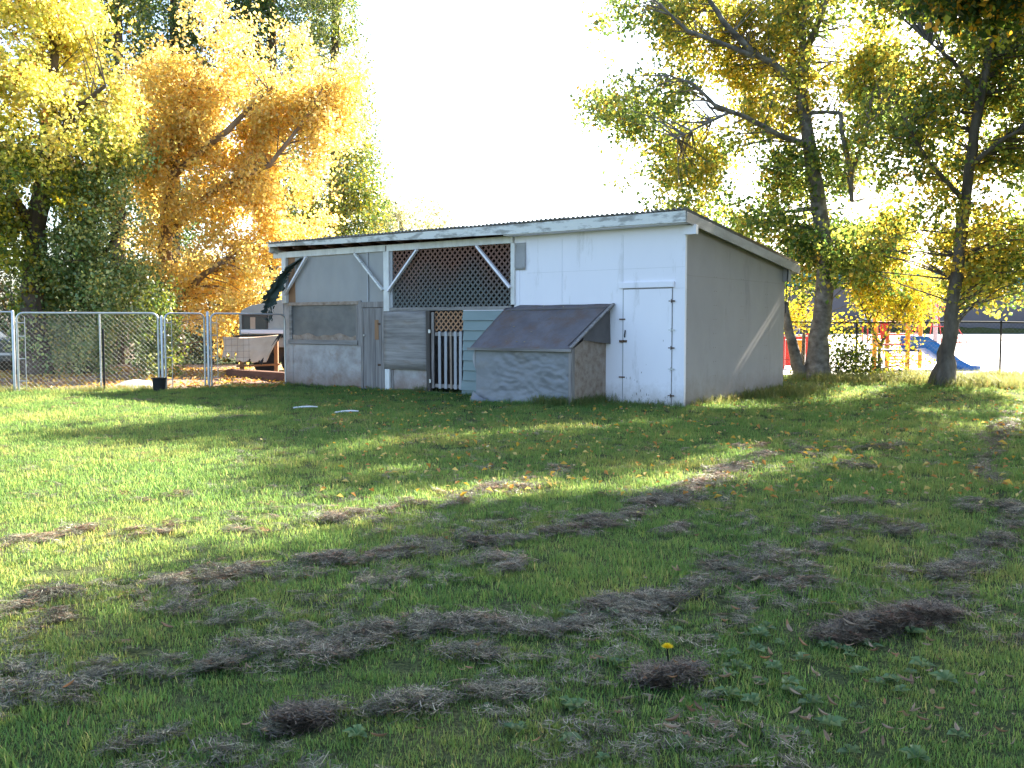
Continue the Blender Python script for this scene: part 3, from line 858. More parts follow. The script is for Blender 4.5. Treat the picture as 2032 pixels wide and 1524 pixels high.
# ------------------------------------------------------------------ small things by the left fence
tub = MB()
tub.tube([(0, 0, 0), (0, 0, .02), (0, 0, .27), (0, 0, .30)], [.125, .13, .155, .165], 14)
tub.tube([(0, 0, .285), (0, 0, .305)], [.172, .172], 14)
tub = tub.build('tub', M['rubber']); tub.location = onG(-8.02, 21.72)
tag(tub, 'black plastic tub at the foot of the chain link gates', 'tub')
b = MB()
def moundf(u, v):
    x = (u - .5) * 1.5; y = (v - .5) * 1.1
    r = math.hypot(x / .75, y / .55)
    return (x, y, -.02 + .19 * max(0, 1 - r * r) * (1 + .25 * mnoise.noise(Vector((x * 4, y * 4, 1)))))
b.grid(moundf, 22, 18)
o = b.build('sand_pile', M['sand']); o.location = onG(-9.0, 23.1)
tag(o, 'small pale pile of sand behind the chain link fence', 'sand pile')
for (px, py, an, ln, lb) in ((606, 813, .15, .42, 'left of the two white sticks lying in the grass before the shed'), (688, 822, .35, .40, 'right of the two white sticks lying in the grass before the shed')):
    g = G(px, py)
    o = MB().tube([(-ln/2, 0, .035), (-.05, .01, .05), (.08, -.01, .055), (ln/2, .02, .045)], [.014, .017, .016, .010], 7).build('stick', M['bone'])
    o.location = g; o.rotation_euler = (0, 0, an); tag(o, lb, 'stick')

# ------------------------------------------------------------------ camper, tan sheet and rails beyond the gate
CB = empty('camper', (0, 0, 0), 0, 'old grey camper with a wide window standing behind the shed corner', 'camper')
cY = 27.2
def cp(px, py, dy=0): return P(px, py, cY + dy)
z0 = cp(480, 672).z; xl = cp(474, 640).x; xr = cp(600, 640).x
zt = cp(500, 606).z
CB.location = (xl, cY, hgt(xl, cY))
gz = CB.location.z
b = MB()
prof = [(0, z0 - gz - .25), (0, zt - gz - .28), (.10, zt - gz - .12), (.35, zt - gz + .0), (xr - xl - .5, zt - gz + .18), (xr - xl, zt - gz + .18), (xr - xl, z0 - gz - .25)]
n = len(prof)
b.add([(x, 0, z) for x, z in prof] + [(x, 2.6, z) for x, z in prof], [tuple(range(n)), tuple(range(2*n-1, n-1, -1))] + [(i, i+n, (i+1) % n + n, (i+1) % n) for i in range(n)])
body = b.build('body', M['camper'], CB, bevel=.02)
w0, w1 = cp(483, 640).x - xl, cp(529, 640).x - xl
wz0, wz1 = cp(0, 653).z - gz, cp(0, 628).z - gz
wnd = MB().box(w0, w1, -.012, .01, wz0, wz1).build('window', M['glass'], CB)
MB().box(w0 - .04, w1 + .04, -.025, -.002, wz1 + .002, wz1 + .045).box(w0 - .04, w0, -.025, -.002, wz0, wz1).box(w1, w1 + .04, -.025, -.002, wz0, wz1).build('frame', M['dark'], wnd)
MB().box(lerp(w0, w1, .30), lerp(w0, w1, .52), -.018, -.0125, wz0, wz1 - .02).build('curtain', M['tansheet'], wnd)
MB().box(w0 - .05, xr - xl - .3, -.12, -.002, wz0 - .13, wz0 - .02).build('ledge', M['white'], CB, bevel=.01)
MB().box(-.1, xr - xl, -.10, .0, wz0 - .24, wz0 - .17).build('trim', M['blackmetal'], CB)
MB().box(.1, xr - xl - .1, .2, 2.4, .35, z0 - gz - .252).build('chassis', M['dark'], CB)
for x in (.7, 1.5):
    wl_ = MB().tube([(x, .08, .33), (x, .28, .33)], .33, 18).build('wheel', M['rubber'], CB)

sh = MB()
q = [[P(441, 668, 26.2), P(556, 664, 25.6)], [P(440, 712, 25.6), P(528, 722, 25.2)]]
def shf(u, v):
    a_ = q[0][0].lerp(q[0][1], u); c_ = q[1][0].lerp(q[1][1], u)
    if u < .25: a_ = a_ + Vector((.28 * (1 - u / .25) * (v), 0, 0))
    p = a_.lerp(c_, v * (1 + .10 * mnoise.noise(Vector((u * 9, 0, 5)))))
    return p + Vector((0, -.10 * math.sin(v * 2.5) + .05 * mnoise.noise(Vector((u * 3, v * 3, 0))), -.04 * math.sin(u * 3.1)))
# ragged lower edge: leave out some cells
nu, nv = 28, 16
vsq = [shf(i / nu, j / nv) for j in range(nv + 1) for i in range(nu + 1)]
fsq = []
for j in range(nv):
    for i in range(nu):
        lim = nv * (1 - .22 * (0.5 + .5 * mnoise.noise(Vector((i * .55, 3, 0)))) - (.25 if i in (3, 4, 8) else 0))
        if j < lim: fsq.append((j*(nu+1)+i, j*(nu+1)+i+1, (j+1)*(nu+1)+i+1, (j+1)*(nu+1)+i))
sh.add(vsq, fsq, True)
tag(sh.build('canvas_sheet', M['tansheet'], solid=.006), 'torn tan canvas sheet sagging in front of the camper', 'canvas')
o = MB().tube([P(557, 664, 25.6), P(517, 722, 25.2)], .045, 7).build('pole', M['blackmetal']); tag(o, 'black slanting pole along the edge of the tan canvas', 'pole')
rl = empty('low_fence', onG(-6.3, 26.4), 0, 'low brown wooden rail fence below the tan canvas', 'fence')
off = Vector(rl.location)
rel(MB().bar(P(549, 742, 26.4), P(548, 676, 26.4), .10, .10, up=(0, 1, 0)), off).build('post', M['brown'], rl)
rel(MB().bar(P(480, 742, 26.6), P(480, 700, 26.6), .10, .10, up=(0, 1, 0)), off).build('post', M['brown'], rl)
rel(MB().bar(P(470, 727, 26.55), P(556, 723, 26.35), .07, .05), off).build('rail', M['brown'], rl)
o = MB().box(-.9, .9, -.12, .12, -.02, .22).build('timber', M['redwood'], bevel=.02)
o.location = onG(-6.75, 25.35); o.rotation_euler = (R(3), R(2), -.35); tag(o, 'heavy red brown timber lying below the tan canvas', 'timber')

# ------------------------------------------------------------------ parked car at the far left edge
car = empty('parked_car', onG(-16.2, 27.5), R(8), 'dark car parked behind the fence at the far left edge', 'car')
side = [(-2.1, .35), (-2.15, .75), (-2.0, .95), (-1.3, 1.0), (-.75, 1.5), (.75, 1.52), (1.35, 1.05), (2.05, .95), (2.15, .6), (2.1, .35)]
b = MB(); n = len(side)
b.add([(x, -.85, z) for x, z in side] + [(x, .85, z) for x, z in side], [tuple(range(n))[::-1], tuple(range(n, 2*n))] + [(i, (i+1) % n, (i+1) % n + n, i+n) for i in range(n)])
b.build('body', M['carbody'], car, bevel=.05)
for s in (-1, 1):
    y = .857 * s
    for xs_ in ([(-1.05, 1.06), (-.65, 1.44), (-.05, 1.45), (-.05, 1.04)], [(.05, 1.04), (.05, 1.45), (.68, 1.44), (1.12, 1.06)]):
        w_ = MB(); w_.add([(x, y, z) for x, z in xs_], [(0, 1, 2, 3)])
        w_.build('window', M['lightpanel'], car, solid=.01)
    for x in (-1.35, 1.35):
        w_ = MB().tube([(x, .70 * s, .33), (x, .90 * s, .33)], .33, 20).build('wheel', M['rubber'], car)
        MB().tube([(x, .89 * s, .33), (x, .915 * s, .33)], .19, 14).build('rim', M['galv'], w_)
    MB().box(2.12, 2.17, s * .65 - .15, s * .65 + .15, .68, .82).build('headlight', M['lightpanel'], car)
MB().box(-2.14, 2.14, -.87, -.858, .55, .62).build('side_trim', M['lightpanel'], car)

# ------------------------------------------------------------------ school and playground
sc = empty('school', (20, 82, hgt(20, 82)), 0, 'long low dark grey building with a teal roof edge across the playground', 'building')
MB().box(-2, 70, 0, 14, -.3, 4.0).build('wall', M['wallgrey'], sc)
MB().box(-3, 71, -.8, 15, 4.001, 5.0).build('fascia', M['teal'], sc)
MB().box(-2.6, 70.6, -.5, 14.6, 5.001, 5.35).build('roof', M['wallgrey2'], sc)
for x in (-.5, 4.5, 9.5, 24):
    w_ = MB().box(x, x + 1.3, -.05, -.001, .75, 1.2).build('window', M['lightpanel'], sc)
    MB().box(x - .08, x + 1.38, -.08, -.051, 1.201, 1.27).build('frame', M['galv'], w_)
hb = MB()
hb.grid(lambda u, v: (lerp(0, 66, u), -1.2 + 1.0 * v, .55 * math.sin(v * 3.14) * (.8 + .4 * mnoise.noise(Vector((u * 60, v * 3, 0))))), 160, 4)
o = hb.build('hedge', M['ground']); o.location = (19, 81.9, hgt(30, 81)); tag(o, 'low green planted strip along the foot of the school wall', 'hedge')

# climbing frame with a slide
pY = 28.0
pf = empty('climbing_frame', onG(P(1780, 700, pY).x, pY), 0, 'orange and red playground climbing frame with a blue slide', 'climbing frame')
off = Vector(pf.location)
def pl(px, py, dy=0): return P(px, py, pY + dy) - off
for px, pt, dy in ((1737, 628, 0), (1762, 632, 1.3), (1803, 614, 0), (1828, 606, 1.3)):
    top = pl(px, pt, dy)
    MB().tube([(top.x, top.y, -.1), top], .065, 10).build('post', M['orange'], pf)
deck_z = pl(1800, 694).z
x0, x1 = pl(1737, 690).x, pl(1803, 690).x
MB().box(x0, x1 + .3, -.05, 1.35, deck_z - .06, deck_z).build('deck', M['navy'], pf, bevel=.01)
for (pa, pb, dy) in ((1737, 1803, -.02), (1762, 1828, 1.32)):
    for z in (.15, .45, .8):
        xa, xb = pl(pa, 690, dy).x, pl(pb, 690, dy).x
        MB().tube([(xa, dy, deck_z + z), (xb, dy, deck_z + z)], .025, 6).build('rail', M['red'], pf)
for k in range(6):
    x = lerp(x0 + .1, x1 - .1, k / 5)
    MB().tube([(x, 1.32, deck_z + .15), (x, 1.32, deck_z + .8)], .018, 6).build('baluster', M['red'], pf)
MB().box(x0 + .12, x0 + .34, -.06, -.03, deck_z + .3, deck_z + .8).build('panel', M['red'], pf, bevel=.01)
for k in range(5):
    z = lerp(.15, deck_z - .1, k / 4)
    MB().tube([(x0 + .3, -.25 * (1 - k / 4) - .05, z), (x0 + .75, -.25 * (1 - k / 4) - .05, z)], .018, 6).build('rung', M['red'], pf)
slp = [pl(1806, 690, .2), pl(1836, 690, .1), pl(1870, 712, 0), pl(1902, 738, -.1), pl(1922, 748, -.15), pl(1940, 749, -.2)]
sb = MB()
cs = [(-.44, .34), (-.42, .03), (-.25, -.03), (0, -.04), (.25, -.03), (.42, .03), (.44, .34)]
def slf(u, v):
    t = u * (len(slp) - 1); i = min(int(t), len(slp) - 2); c = slp[i].lerp(slp[i+1], t - i)
    tt = v * (len(cs) - 1); j = min(int(tt), len(cs) - 2); f_ = tt - j
    y = lerp(cs[j][0], cs[j+1][0], f_); z = lerp(cs[j][1], cs[j+1][1], f_)
    return (c.x, c.y + y + .3, c.z + z)
sb.grid(slf, 30, 12)
sb.build('slide', M['blue'], pf, solid=.04)
# rope climber
rp = empty('rope_climber', onG(P(1855, 700, 36).x, 36), 0, 'tall rope climbing pyramid on a faded pink pole behind the frame', 'rope climber')
top = P(1856, 580, 36) - Vector(rp.location)
MB().tube([(0, 0, 0), (0, 0, top.z)], [.09, .07], 10).build('pole', M['pinkgrey'], rp)
for k in range(6):
    a = k / 6 * 2 * math.pi + .3
    MB().tube([(0, 0, top.z - .1), (1.5 * math.cos(a), 1.5 * math.sin(a), .05)], .018, 5).build('rope', M['red'], rp)
for z in (.6, 1.2, 1.8):
    r_ = 1.5 * (1 - z / top.z)
    MB().tube([(r_ * math.cos(k / 12 * 2 * math.pi), r_ * math.sin(k / 12 * 2 * math.pi), z) for k in range(13)], .014, 5).build('rope_ring', M['red'], rp)
# red play panel seen past the shed corner
rd = empty('play_panel', onG(P(1578, 700, 29).x, 29), 0, 'red barred play panel with a navy drum on top, just past the shed', 'play panel')
rdh = P(1578, 668, 29).z - rd.location.z
for x in (-.36, .36): MB().tube([(x, 0, -.05), (x, 0, rdh + .1)], .05, 8).build('post', M['red'], rd)
MB().box(-.36, .36, -.03, .03, rdh - .08, rdh).build('rail', M['red'], rd)
MB().box(-.36, .36, -.05, .05, rdh + .002, rdh + .05).build('rail', M['lightpanel'], rd)
MB().box(-.30, .0, -.02, .02, .1, rdh - .1).build('panel', M['red'], rd)
MB().box(.03, .30, -.02, .02, .45, rdh - .1).build('panel', M['orange'], rd)
dm = MB().tube([(0, 0, rdh + .07), (0, 0, rdh + .12), (0, 0, rdh + .52), (0, 0, rdh + .60)], [.11, .14, .14, .05], 12)
dm.v = [(v[0] - .02, v[1], v[2]) for v in dm.v]; dm = dm.build('drum', M['navy'], rd)
for z in (.22, .36):
    d2 = MB().tube([(-.02, 0, rdh + z), (-.02, 0, rdh + z + .03)], .145, 12).build('band', M['lightpanel'], dm)

# ------------------------------------------------------------------ trees
def leaf_cloud(name, pos, size, colr, m, parent, up=.35):
    """pos (n,3) leaf bases; every leaf a folded diamond"""
    n = len(pos)
    d = RNG.normal(size=(n, 3)); d[:, 2] -= .5
    d /= np.linalg.norm(d, axis=1, keepdims=True)
    r = RNG.normal(size=(n, 3)); r[:, 2] += up
    s = np.cross(d, r); s /= np.maximum(np.linalg.norm(s, axis=1, keepdims=True), 1e-6)
    nn = np.cross(s, d)
    sz = size * RNG.uniform(.65, 1.25, (n, 1))
    w = sz * RNG.uniform(.34, .46, (n, 1))
    mid = pos + d * sz * .45
    v = np.empty((n, 4, 3))
    v[:, 0] = pos
    v[:, 1] = mid + s * w + nn * sz * .12
    v[:, 2] = pos + d * sz - nn * sz * .10
    v[:, 3] = mid - s * w + nn * sz * .12
    me = bpy.data.meshes.new(name)
    me.vertices.add(n * 4); me.loops.add(n * 6); me.polygons.add(n * 2)
    me.vertices.foreach_set('co', v.reshape(-1).astype(np.float32))
    base = (np.arange(n) * 4)[:, None]
    li = (base + np.array([0, 1, 2, 0, 2, 3])).reshape(-1)
    me.loops.foreach_set('vertex_index', li.astype(np.int32))
    me.polygons.foreach_set('loop_start', (np.arange(n * 2) * 3).astype(np.int32))
    me.update(calc_edges=True)
    ca = me.attributes.new('col', 'FLOAT_COLOR', 'FACE')
    c4 = np.ones((n, 2, 4)); c4[:, :, :3] = colr[:, None, :]
    ca.data.foreach_set('color', c4.reshape(-1).astype(np.float32))
    me.materials.append(m)
    o = link(name, me, parent)
    o['kind'] = 'stuff'
    return o

def palette(n, cols, wts, jit=.18):
    idx = RNG.choice(len(cols), size=n, p=np.array(wts) / sum(wts))
    c = np.array(cols)[idx]
    return np.clip(c * RNG.uniform(1 - jit, 1 + jit, (n, 1)) * RNG.uniform(.93, 1.07, (n, 3)), .002, .9)

YEL = (.56, .42, .04); GOLD = (.58, .33, .04); ORA = (.46, .22, .03); LIME = (.30, .33, .04); GRN = (.07, .125, .03); DGRN = (.035, .07, .025); PALE = (.34, .36, .20); OLIVE = (.15, .17, .035); BRN = (.25, .12, .04)

def tree(name, label, blobs, Y, dr, leaf, per, dens, pal, bark, limbs, group=None, cat='tree', lm='leaf', spread=.30, thin=.25, droop=0, base=None, jy=1.0, gap=-.12):
    """limbs: list of (points, radii); blobs: (px, py, rx, ry[, Y])"""
    b0 = base or limbs[0][0][0]
    root = empty(name, b0, 0, label, cat, group)
    off = Vector(root.location)
    lp = []
    for i, (pts, rad) in enumerate(limbs):
        pts = [Vector(p) for p in pts]
        # refine with slight wander
        fine, fr_ = [], []
        for k in range(len(pts) - 1):
            for s in range(4):
                t = s / 4
                p = pts[k].lerp(pts[k+1], t)
                if k or s: p = p + Vector((random.uniform(-1, 1), random.uniform(-1, 1), 0)) * rad[k] * .15
                fine.append(p); fr_.append(lerp(rad[k], rad[k+1], t))
        fine.append(pts[-1]); fr_.append(rad[-1])
        lp += fine
        if i == 0:                                  # root flare
            fr_ = [r * (1 + .75 * math.exp(-k * 1.0)) for k, r in enumerate(fr_)]
            fine[0] = fine[0] - Vector((0, 0, .15))
        bb = MB().tube(fine, fr_, 12, wob=.09)
        rel(bb, off).build('trunk' if i == 0 else 'limb', M[bark], root)
    lpa = np.array([tuple(p) for p in lp])
    allp, allc = [], []
    br = MB()
    for bl in blobs:
        px, py, rx, ry = bl[:4]
        yy = bl[4] if len(bl) > 4 and bl[4] else Y
        bp_ = bl[5] if len(bl) > 5 else pal
        k = yy / F_PX
        c = P(px, py, yy)
        ax = np.array((rx * k, dr, ry * k))
        n = max(3, int(dens * (rx * k) * (ry * k) * 3.14))
        q = RNG.normal(size=(n, 3)); q /= np.linalg.norm(q, axis=1, keepdims=True)
        q *= RNG.uniform(.15, 1, (n, 1)) ** .5
        tw = np.array(tuple(c)) + q * ax
        tw[:, 1] += RNG.normal(size=n) * .3 * jy
        # clumps: drop twigs where a noise field is low
        keep = np.array([mnoise.noise(Vector((t[0] * .8, t[1] * .45, t[2] * .8))) + .5 * mnoise.noise(Vector((t[0] * 2, t[1] * .9, t[2] * 2.2 + 7))) > gap for t in tw])
        tw = tw[keep]
        n = len(tw)
        if n == 0: continue
        dirn = q[keep] + RNG.normal(size=(n, 3)) * .5
        dirn[:, 2] -= droop
        dirn /= np.linalg.norm(dirn, axis=1, keepdims=True)
        tt = RNG.uniform(0, 1, (n, per, 1)) * spread * 1.8
        lpz = tw[:, None, :] + dirn[:, None, :] * tt + RNG.normal(size=(n, per, 3)) * spread * .42
        twc = palette(n, *bp_, jit=.12)
        lc = np.repeat(twc[:, None, :], per, 1)
        mixm = RNG.uniform(size=(n, per, 1)) < .35
        oc = palette(n * per, *bp_).reshape(n, per, 3)
        lc = np.where(mixm, oc, lc) * RNG.uniform(.85, 1.15, (n, per, 1))
        allp.append(lpz.reshape(-1, 3)); allc.append(np.clip(lc, .002, .9).reshape(-1, 3))
        for t_ in tw[RNG.uniform(size=n) < thin]:
            dd_ = np.linalg.norm(lpa - t_, axis=1) + np.maximum(0, lpa[:, 2] - t_[2]) * 1.2
            j = int(np.argmin(dd_ + RNG.uniform(0, .9, len(dd_))))
            a_ = Vector(lpa[j]); e_ = Vector(t_)
            m_ = a_.lerp(e_, .5) + Vector((random.uniform(-.15, .15), random.uniform(-.15, .15), random.uniform(0, .25)))
            ln = (e_ - a_).length
            if ln < 2.6:
                br.tube([a_, m_, e_], [.008 + .006 * ln, .005 + .003 * ln, .004], 4, cap=False)
    pos = np.concatenate(allp) - np.array(tuple(off))
    leaf_cloud('crown', pos, leaf, np.concatenate(allc), M[lm], root)
    if br.v: tag(rel(br, off).build('branches', M[bark], root), kind='stuff')
    return root, len(pos)

TOT = 0
def T(*a, **k):
    global TOT
    r, n = tree(*a, **k)
    TOT += n
    return r

# golden tree
gp = ([(.68, .53, .21), (.70, .61, .28), (.64, .47, .17), (.66, .59, .36), (.55, .39, .14)], [5, 4, 3, 3, 1.5])  # leaf colours made paler to carry the washed-out look of lens glare
gb = onG(P(322, 700, 30).x, 30)
T('golden_tree', 'big golden orange tree beyond the fence left of the shed',
  [(330, 230, 105, 120), (450, 190, 130, 130), (560, 170, 120, 110), (650, 150, 70, 100), (660, 270, 60, 80), (560, 310, 110, 110), (430, 350, 140, 120), (320, 410, 90, 120), (560, 440, 110, 80), (450, 500, 130, 80), (330, 540, 80, 70), (500, 570, 80, 50), (420, 600, 90, 40), (470, 650, 30, 40), (560, 500, 60, 60), (290, 330, 50, 90), (410, 60, 40, 90)],
  30, 1.3, .12, 15, 90, gp, 'barkgold',
  [([gb, P(325, 560, 30), P(328, 450, 30), P(345, 320, 30), P(380, 180, 30)], [.30, .24, .20, .15, .07]),
   ([P(325, 620, 30), P(400, 548, 29.3), P(440, 520, 29)], [.13, .10, .06]),
   ([P(328, 470, 30), P(420, 380, 29.6), P(534, 328, 29.2), P(600, 245, 29.1), P(640, 175, 29.1)], [.13, .10, .075, .05, .025]),
   ([P(340, 350, 30), P(450, 260, 29), P(560, 150, 29)], [.12, .09, .03])], spread=.30, thin=.12, gap=.04, droop=.3)
# leftmost yellow-green tree
lp_ = ([(.68, .60, .16), (.54, .56, .15), (.64, .55, .27), (.34, .38, .09), BRN], [5, 4, 3, 1.5, .4])  # glare over this crown is put into the leaf colours too
lg = ([LIME, OLIVE, GRN, YEL], [3, 3, 2, 1])
gb = onG(P(62, 720, 26.5).x, 26.5)
T('yellow_green_tree', 'tall drooping yellow green tree at the left edge of the picture',
  [(50, 60, 120, 100), (150, 20, 90, 60), (40, 160, 110, 110), (160, 180, 90, 70), (100, 270, 120, 90), (200, 250, 50, 60), (30, 370, 70, 90, 0, lg), (110, 370, 60, 60, 0, lg), (30, 500, 60, 90, 0, lg), (-40, 250, 120, 250), (20, 590, 40, 50, 0, lg), (60, -90, 150, 110)],
  26, 2.0, .12, 16, 90, lp_, 'barkdark',
  [([gb, P(66, 600, 26.5), P(72, 450, 26.5), P(90, 300, 26.5), P(110, 100, 26.5)], [.36, .30, .26, .2, .1]),
   ([P(72, 470, 26.5), P(20, 380, 26), P(-40, 250, 25.5)], [.16, .12, .05]),
   ([P(85, 330, 26.5), P(150, 220, 25.8), P(210, 170, 25.5)], [.14, .10, .04])], droop=.5, spread=.30, thin=.1, gap=-.02)
# ivy green column
ig = ([(.12, .20, .06), (.22, .32, .13), (.26, .29, .09), (.48, .52, .20), (.62, .54, .16)], [5, 5, 2.5, 3, 1])  # palette brightened to carry the white glints on the leaves
gb = onG(P(170, 720, 27.5).x, 27.5)
T('green_tree', 'dense green leafy tree right behind the wide chain link panel',
  [(185, 330, 70, 80), (190, 430, 80, 80), (190, 520, 90, 80), (170, 610, 90, 70), (140, 690, 70, 60), (230, 560, 50, 90), (110, 520, 50, 110), (210, 670, 50, 60), (90, 640, 40, 70), (240, 300, 30, 60)],
  27, 1.3, .10, 16, 95, ig, 'barkdark',
  [([gb, P(172, 560, 27.5), P(180, 400, 27.5), P(190, 280, 27.5)], [.22, .18, .13, .06]), ([P(174, 540, 27.5), P(230, 470, 27.2), P(250, 420, 27)], [.09, .06, .03])], lm='leafthick', thin=.08)
gb = onG(P(318, 720, 25.5).x, 25.5)
T('shrub', 'slim leafy green shrub in front of the golden tree trunk', [(312, 600, 22, 40), (315, 660, 24, 50), (320, 715, 26, 40), (300, 640, 20, 30)], 25.5, .5, .09, 14, 170,
  ([(.12, .18, .05), LIME, GRN, PALE], [4, 4, 2, 2]), 'barkdark', [([gb, P(318, 650, 25.5), P(314, 590, 25.5)], [.04, .03, .012])], cat='shrub', lm='leafthick', spread=.2)
# poplars behind
pp = ([(.05, .10, .04), (.09, .15, .05), (.2, .2, .05), (.15, .21, .08)], [4, 4, 2, 2])
pl_ = ([GRN, (.12, .17, .06), OLIVE, LIME], [4, 4, 2, 2])
for lb, px, Y, pal, bl in (
    ('tall dark poplar rising between the yellow and golden trees', 345, 43, pp, [(330, 120, 60, 110), (350, 0, 65, 110), (350, -140, 60, 110), (340, -280, 45, 100), (360, 220, 60, 90), (300, 60, 40, 100), (345, 330, 60, 100), (340, 450, 60, 100), (400, 90, 40, 80)]),
    ('tall green poplar with yellowing leaves behind the yellow green tree', 235, 40, ([GRN, (.12, .17, .06), LIME, YEL], [4, 4, 3, 1.5]), [(240, 60, 60, 110), (230, -60, 60, 100), (235, 180, 60, 90), (220, -180, 50, 100), (180, 60, 50, 100), (235, 300, 60, 100)]),
    ('tall dark poplar directly behind the top of the golden tree', 540, 44, pp, [(520, 60, 70, 100), (560, 0, 80, 110), (545, -140, 70, 120), (480, 30, 50, 90), (550, 160, 70, 110), (540, -280, 50, 100), (545, 300, 70, 120)]),
    ('pale green poplar at the right edge of the golden tree', 665, 42, ([PALE, (.12, .17, .06), LIME, GRN], [3, 4, 3, 2]), [(650, 40, 55, 110), (660, -90, 50, 110), (675, 160, 45, 100), (690, 250, 35, 70), (655, -220, 40, 100), (640, 120, 60, 80)])):
    gb = onG(P(px, 720, Y).x, Y)
    T('poplar', lb, bl, Y, 1.5, .14, 15, 34, pal, 'barkdark', [([gb, P(px, 400, Y), P(px, 100, Y), P(px, -200, Y)], [.35, .28, .2, .06])], group='poplars behind the golden tree', lm='leafthick', spread=.4, thin=.05)
gb = onG(P(680, 720, 37).x, 37)
T('green_tree', 'round green tree with yellow patches above the left end of the shed roof',
  [(690, 280, 50, 60), (655, 370, 70, 70), (715, 350, 40, 50), (620, 430, 70, 50), (690, 430, 70, 50), (640, 480, 90, 40), (580, 430, 60, 60), (730, 430, 30, 40)],
  37, 1.6, .12, 16, 55, ([(.13, .19, .06), GRN, LIME, YEL, PALE], [4, 3, 3, 1.5, 2]), 'barkdark', [([gb, P(680, 500, 37), P(685, 350, 37), P(690, 240, 37)], [.25, .2, .12, .05])], lm='leafthick', spread=.36, thin=.1)
gb = onG(P(800, 700, 75).x, 75)
T('pale_tree', 'pale thin tree far away above the shed roof',
  [(780, 425, 35, 30), (850, 440, 30, 22), (745, 440, 35, 40), (800, 455, 60, 20), (870, 425, 10, 16)], 75, 2.0, .26, 14, 22, ([(.42, .42, .30), (.5, .44, .3), (.36, .38, .26)], [1, 1, 1]), 'barkpale',  # pale grey-tan leaf colours stand in for haze and sky glare
  [([gb, P(800, 520, 75), P(795, 440, 75), P(785, 400, 75)], [.3, .25, .15, .05])], spread=.8, thin=.5)

for px, Y, lb, bl in ((30, 33, 'dark tangled thicket behind the parked car', [(-40, 640, 90, 60), (60, 650, 80, 60), (20, 560, 90, 60), (-60, 700, 80, 40)]),
    (240, 34, 'dark tangled thicket behind the wide chain link panel', [(150, 640, 80, 70), (250, 650, 70, 60), (260, 570, 70, 60), (200, 710, 90, 25)]),
    (420, 35, 'dark tangled thicket under the golden tree', [(360, 660, 60, 50), (430, 650, 60, 50), (500, 630, 60, 50), (400, 580, 80, 60), (440, 705, 90, 22), (520, 690, 60, 25)])):
    gb = onG(P(px, 740, Y).x, Y)
    T('thicket', lb, bl, Y, 1.2, .11, 15, 50, ([(.05, .085, .03), (.09, .10, .035), (.16, .09, .035), (.28, .2, .05), (.04, .06, .03)], [4, 3, 2, 1.2, 3]), 'barkdark',
      [([gb, P(px + 6, 660, Y), P(px - 8, 590, Y)], [.09, .06, .02]), ([gb + Vector((1, 0, 0)), P(px + 50, 640, Y), P(px + 70, 570, Y)], [.07, .05, .02])], cat='thicket', spread=.3, thin=.3, lm='leafthick')
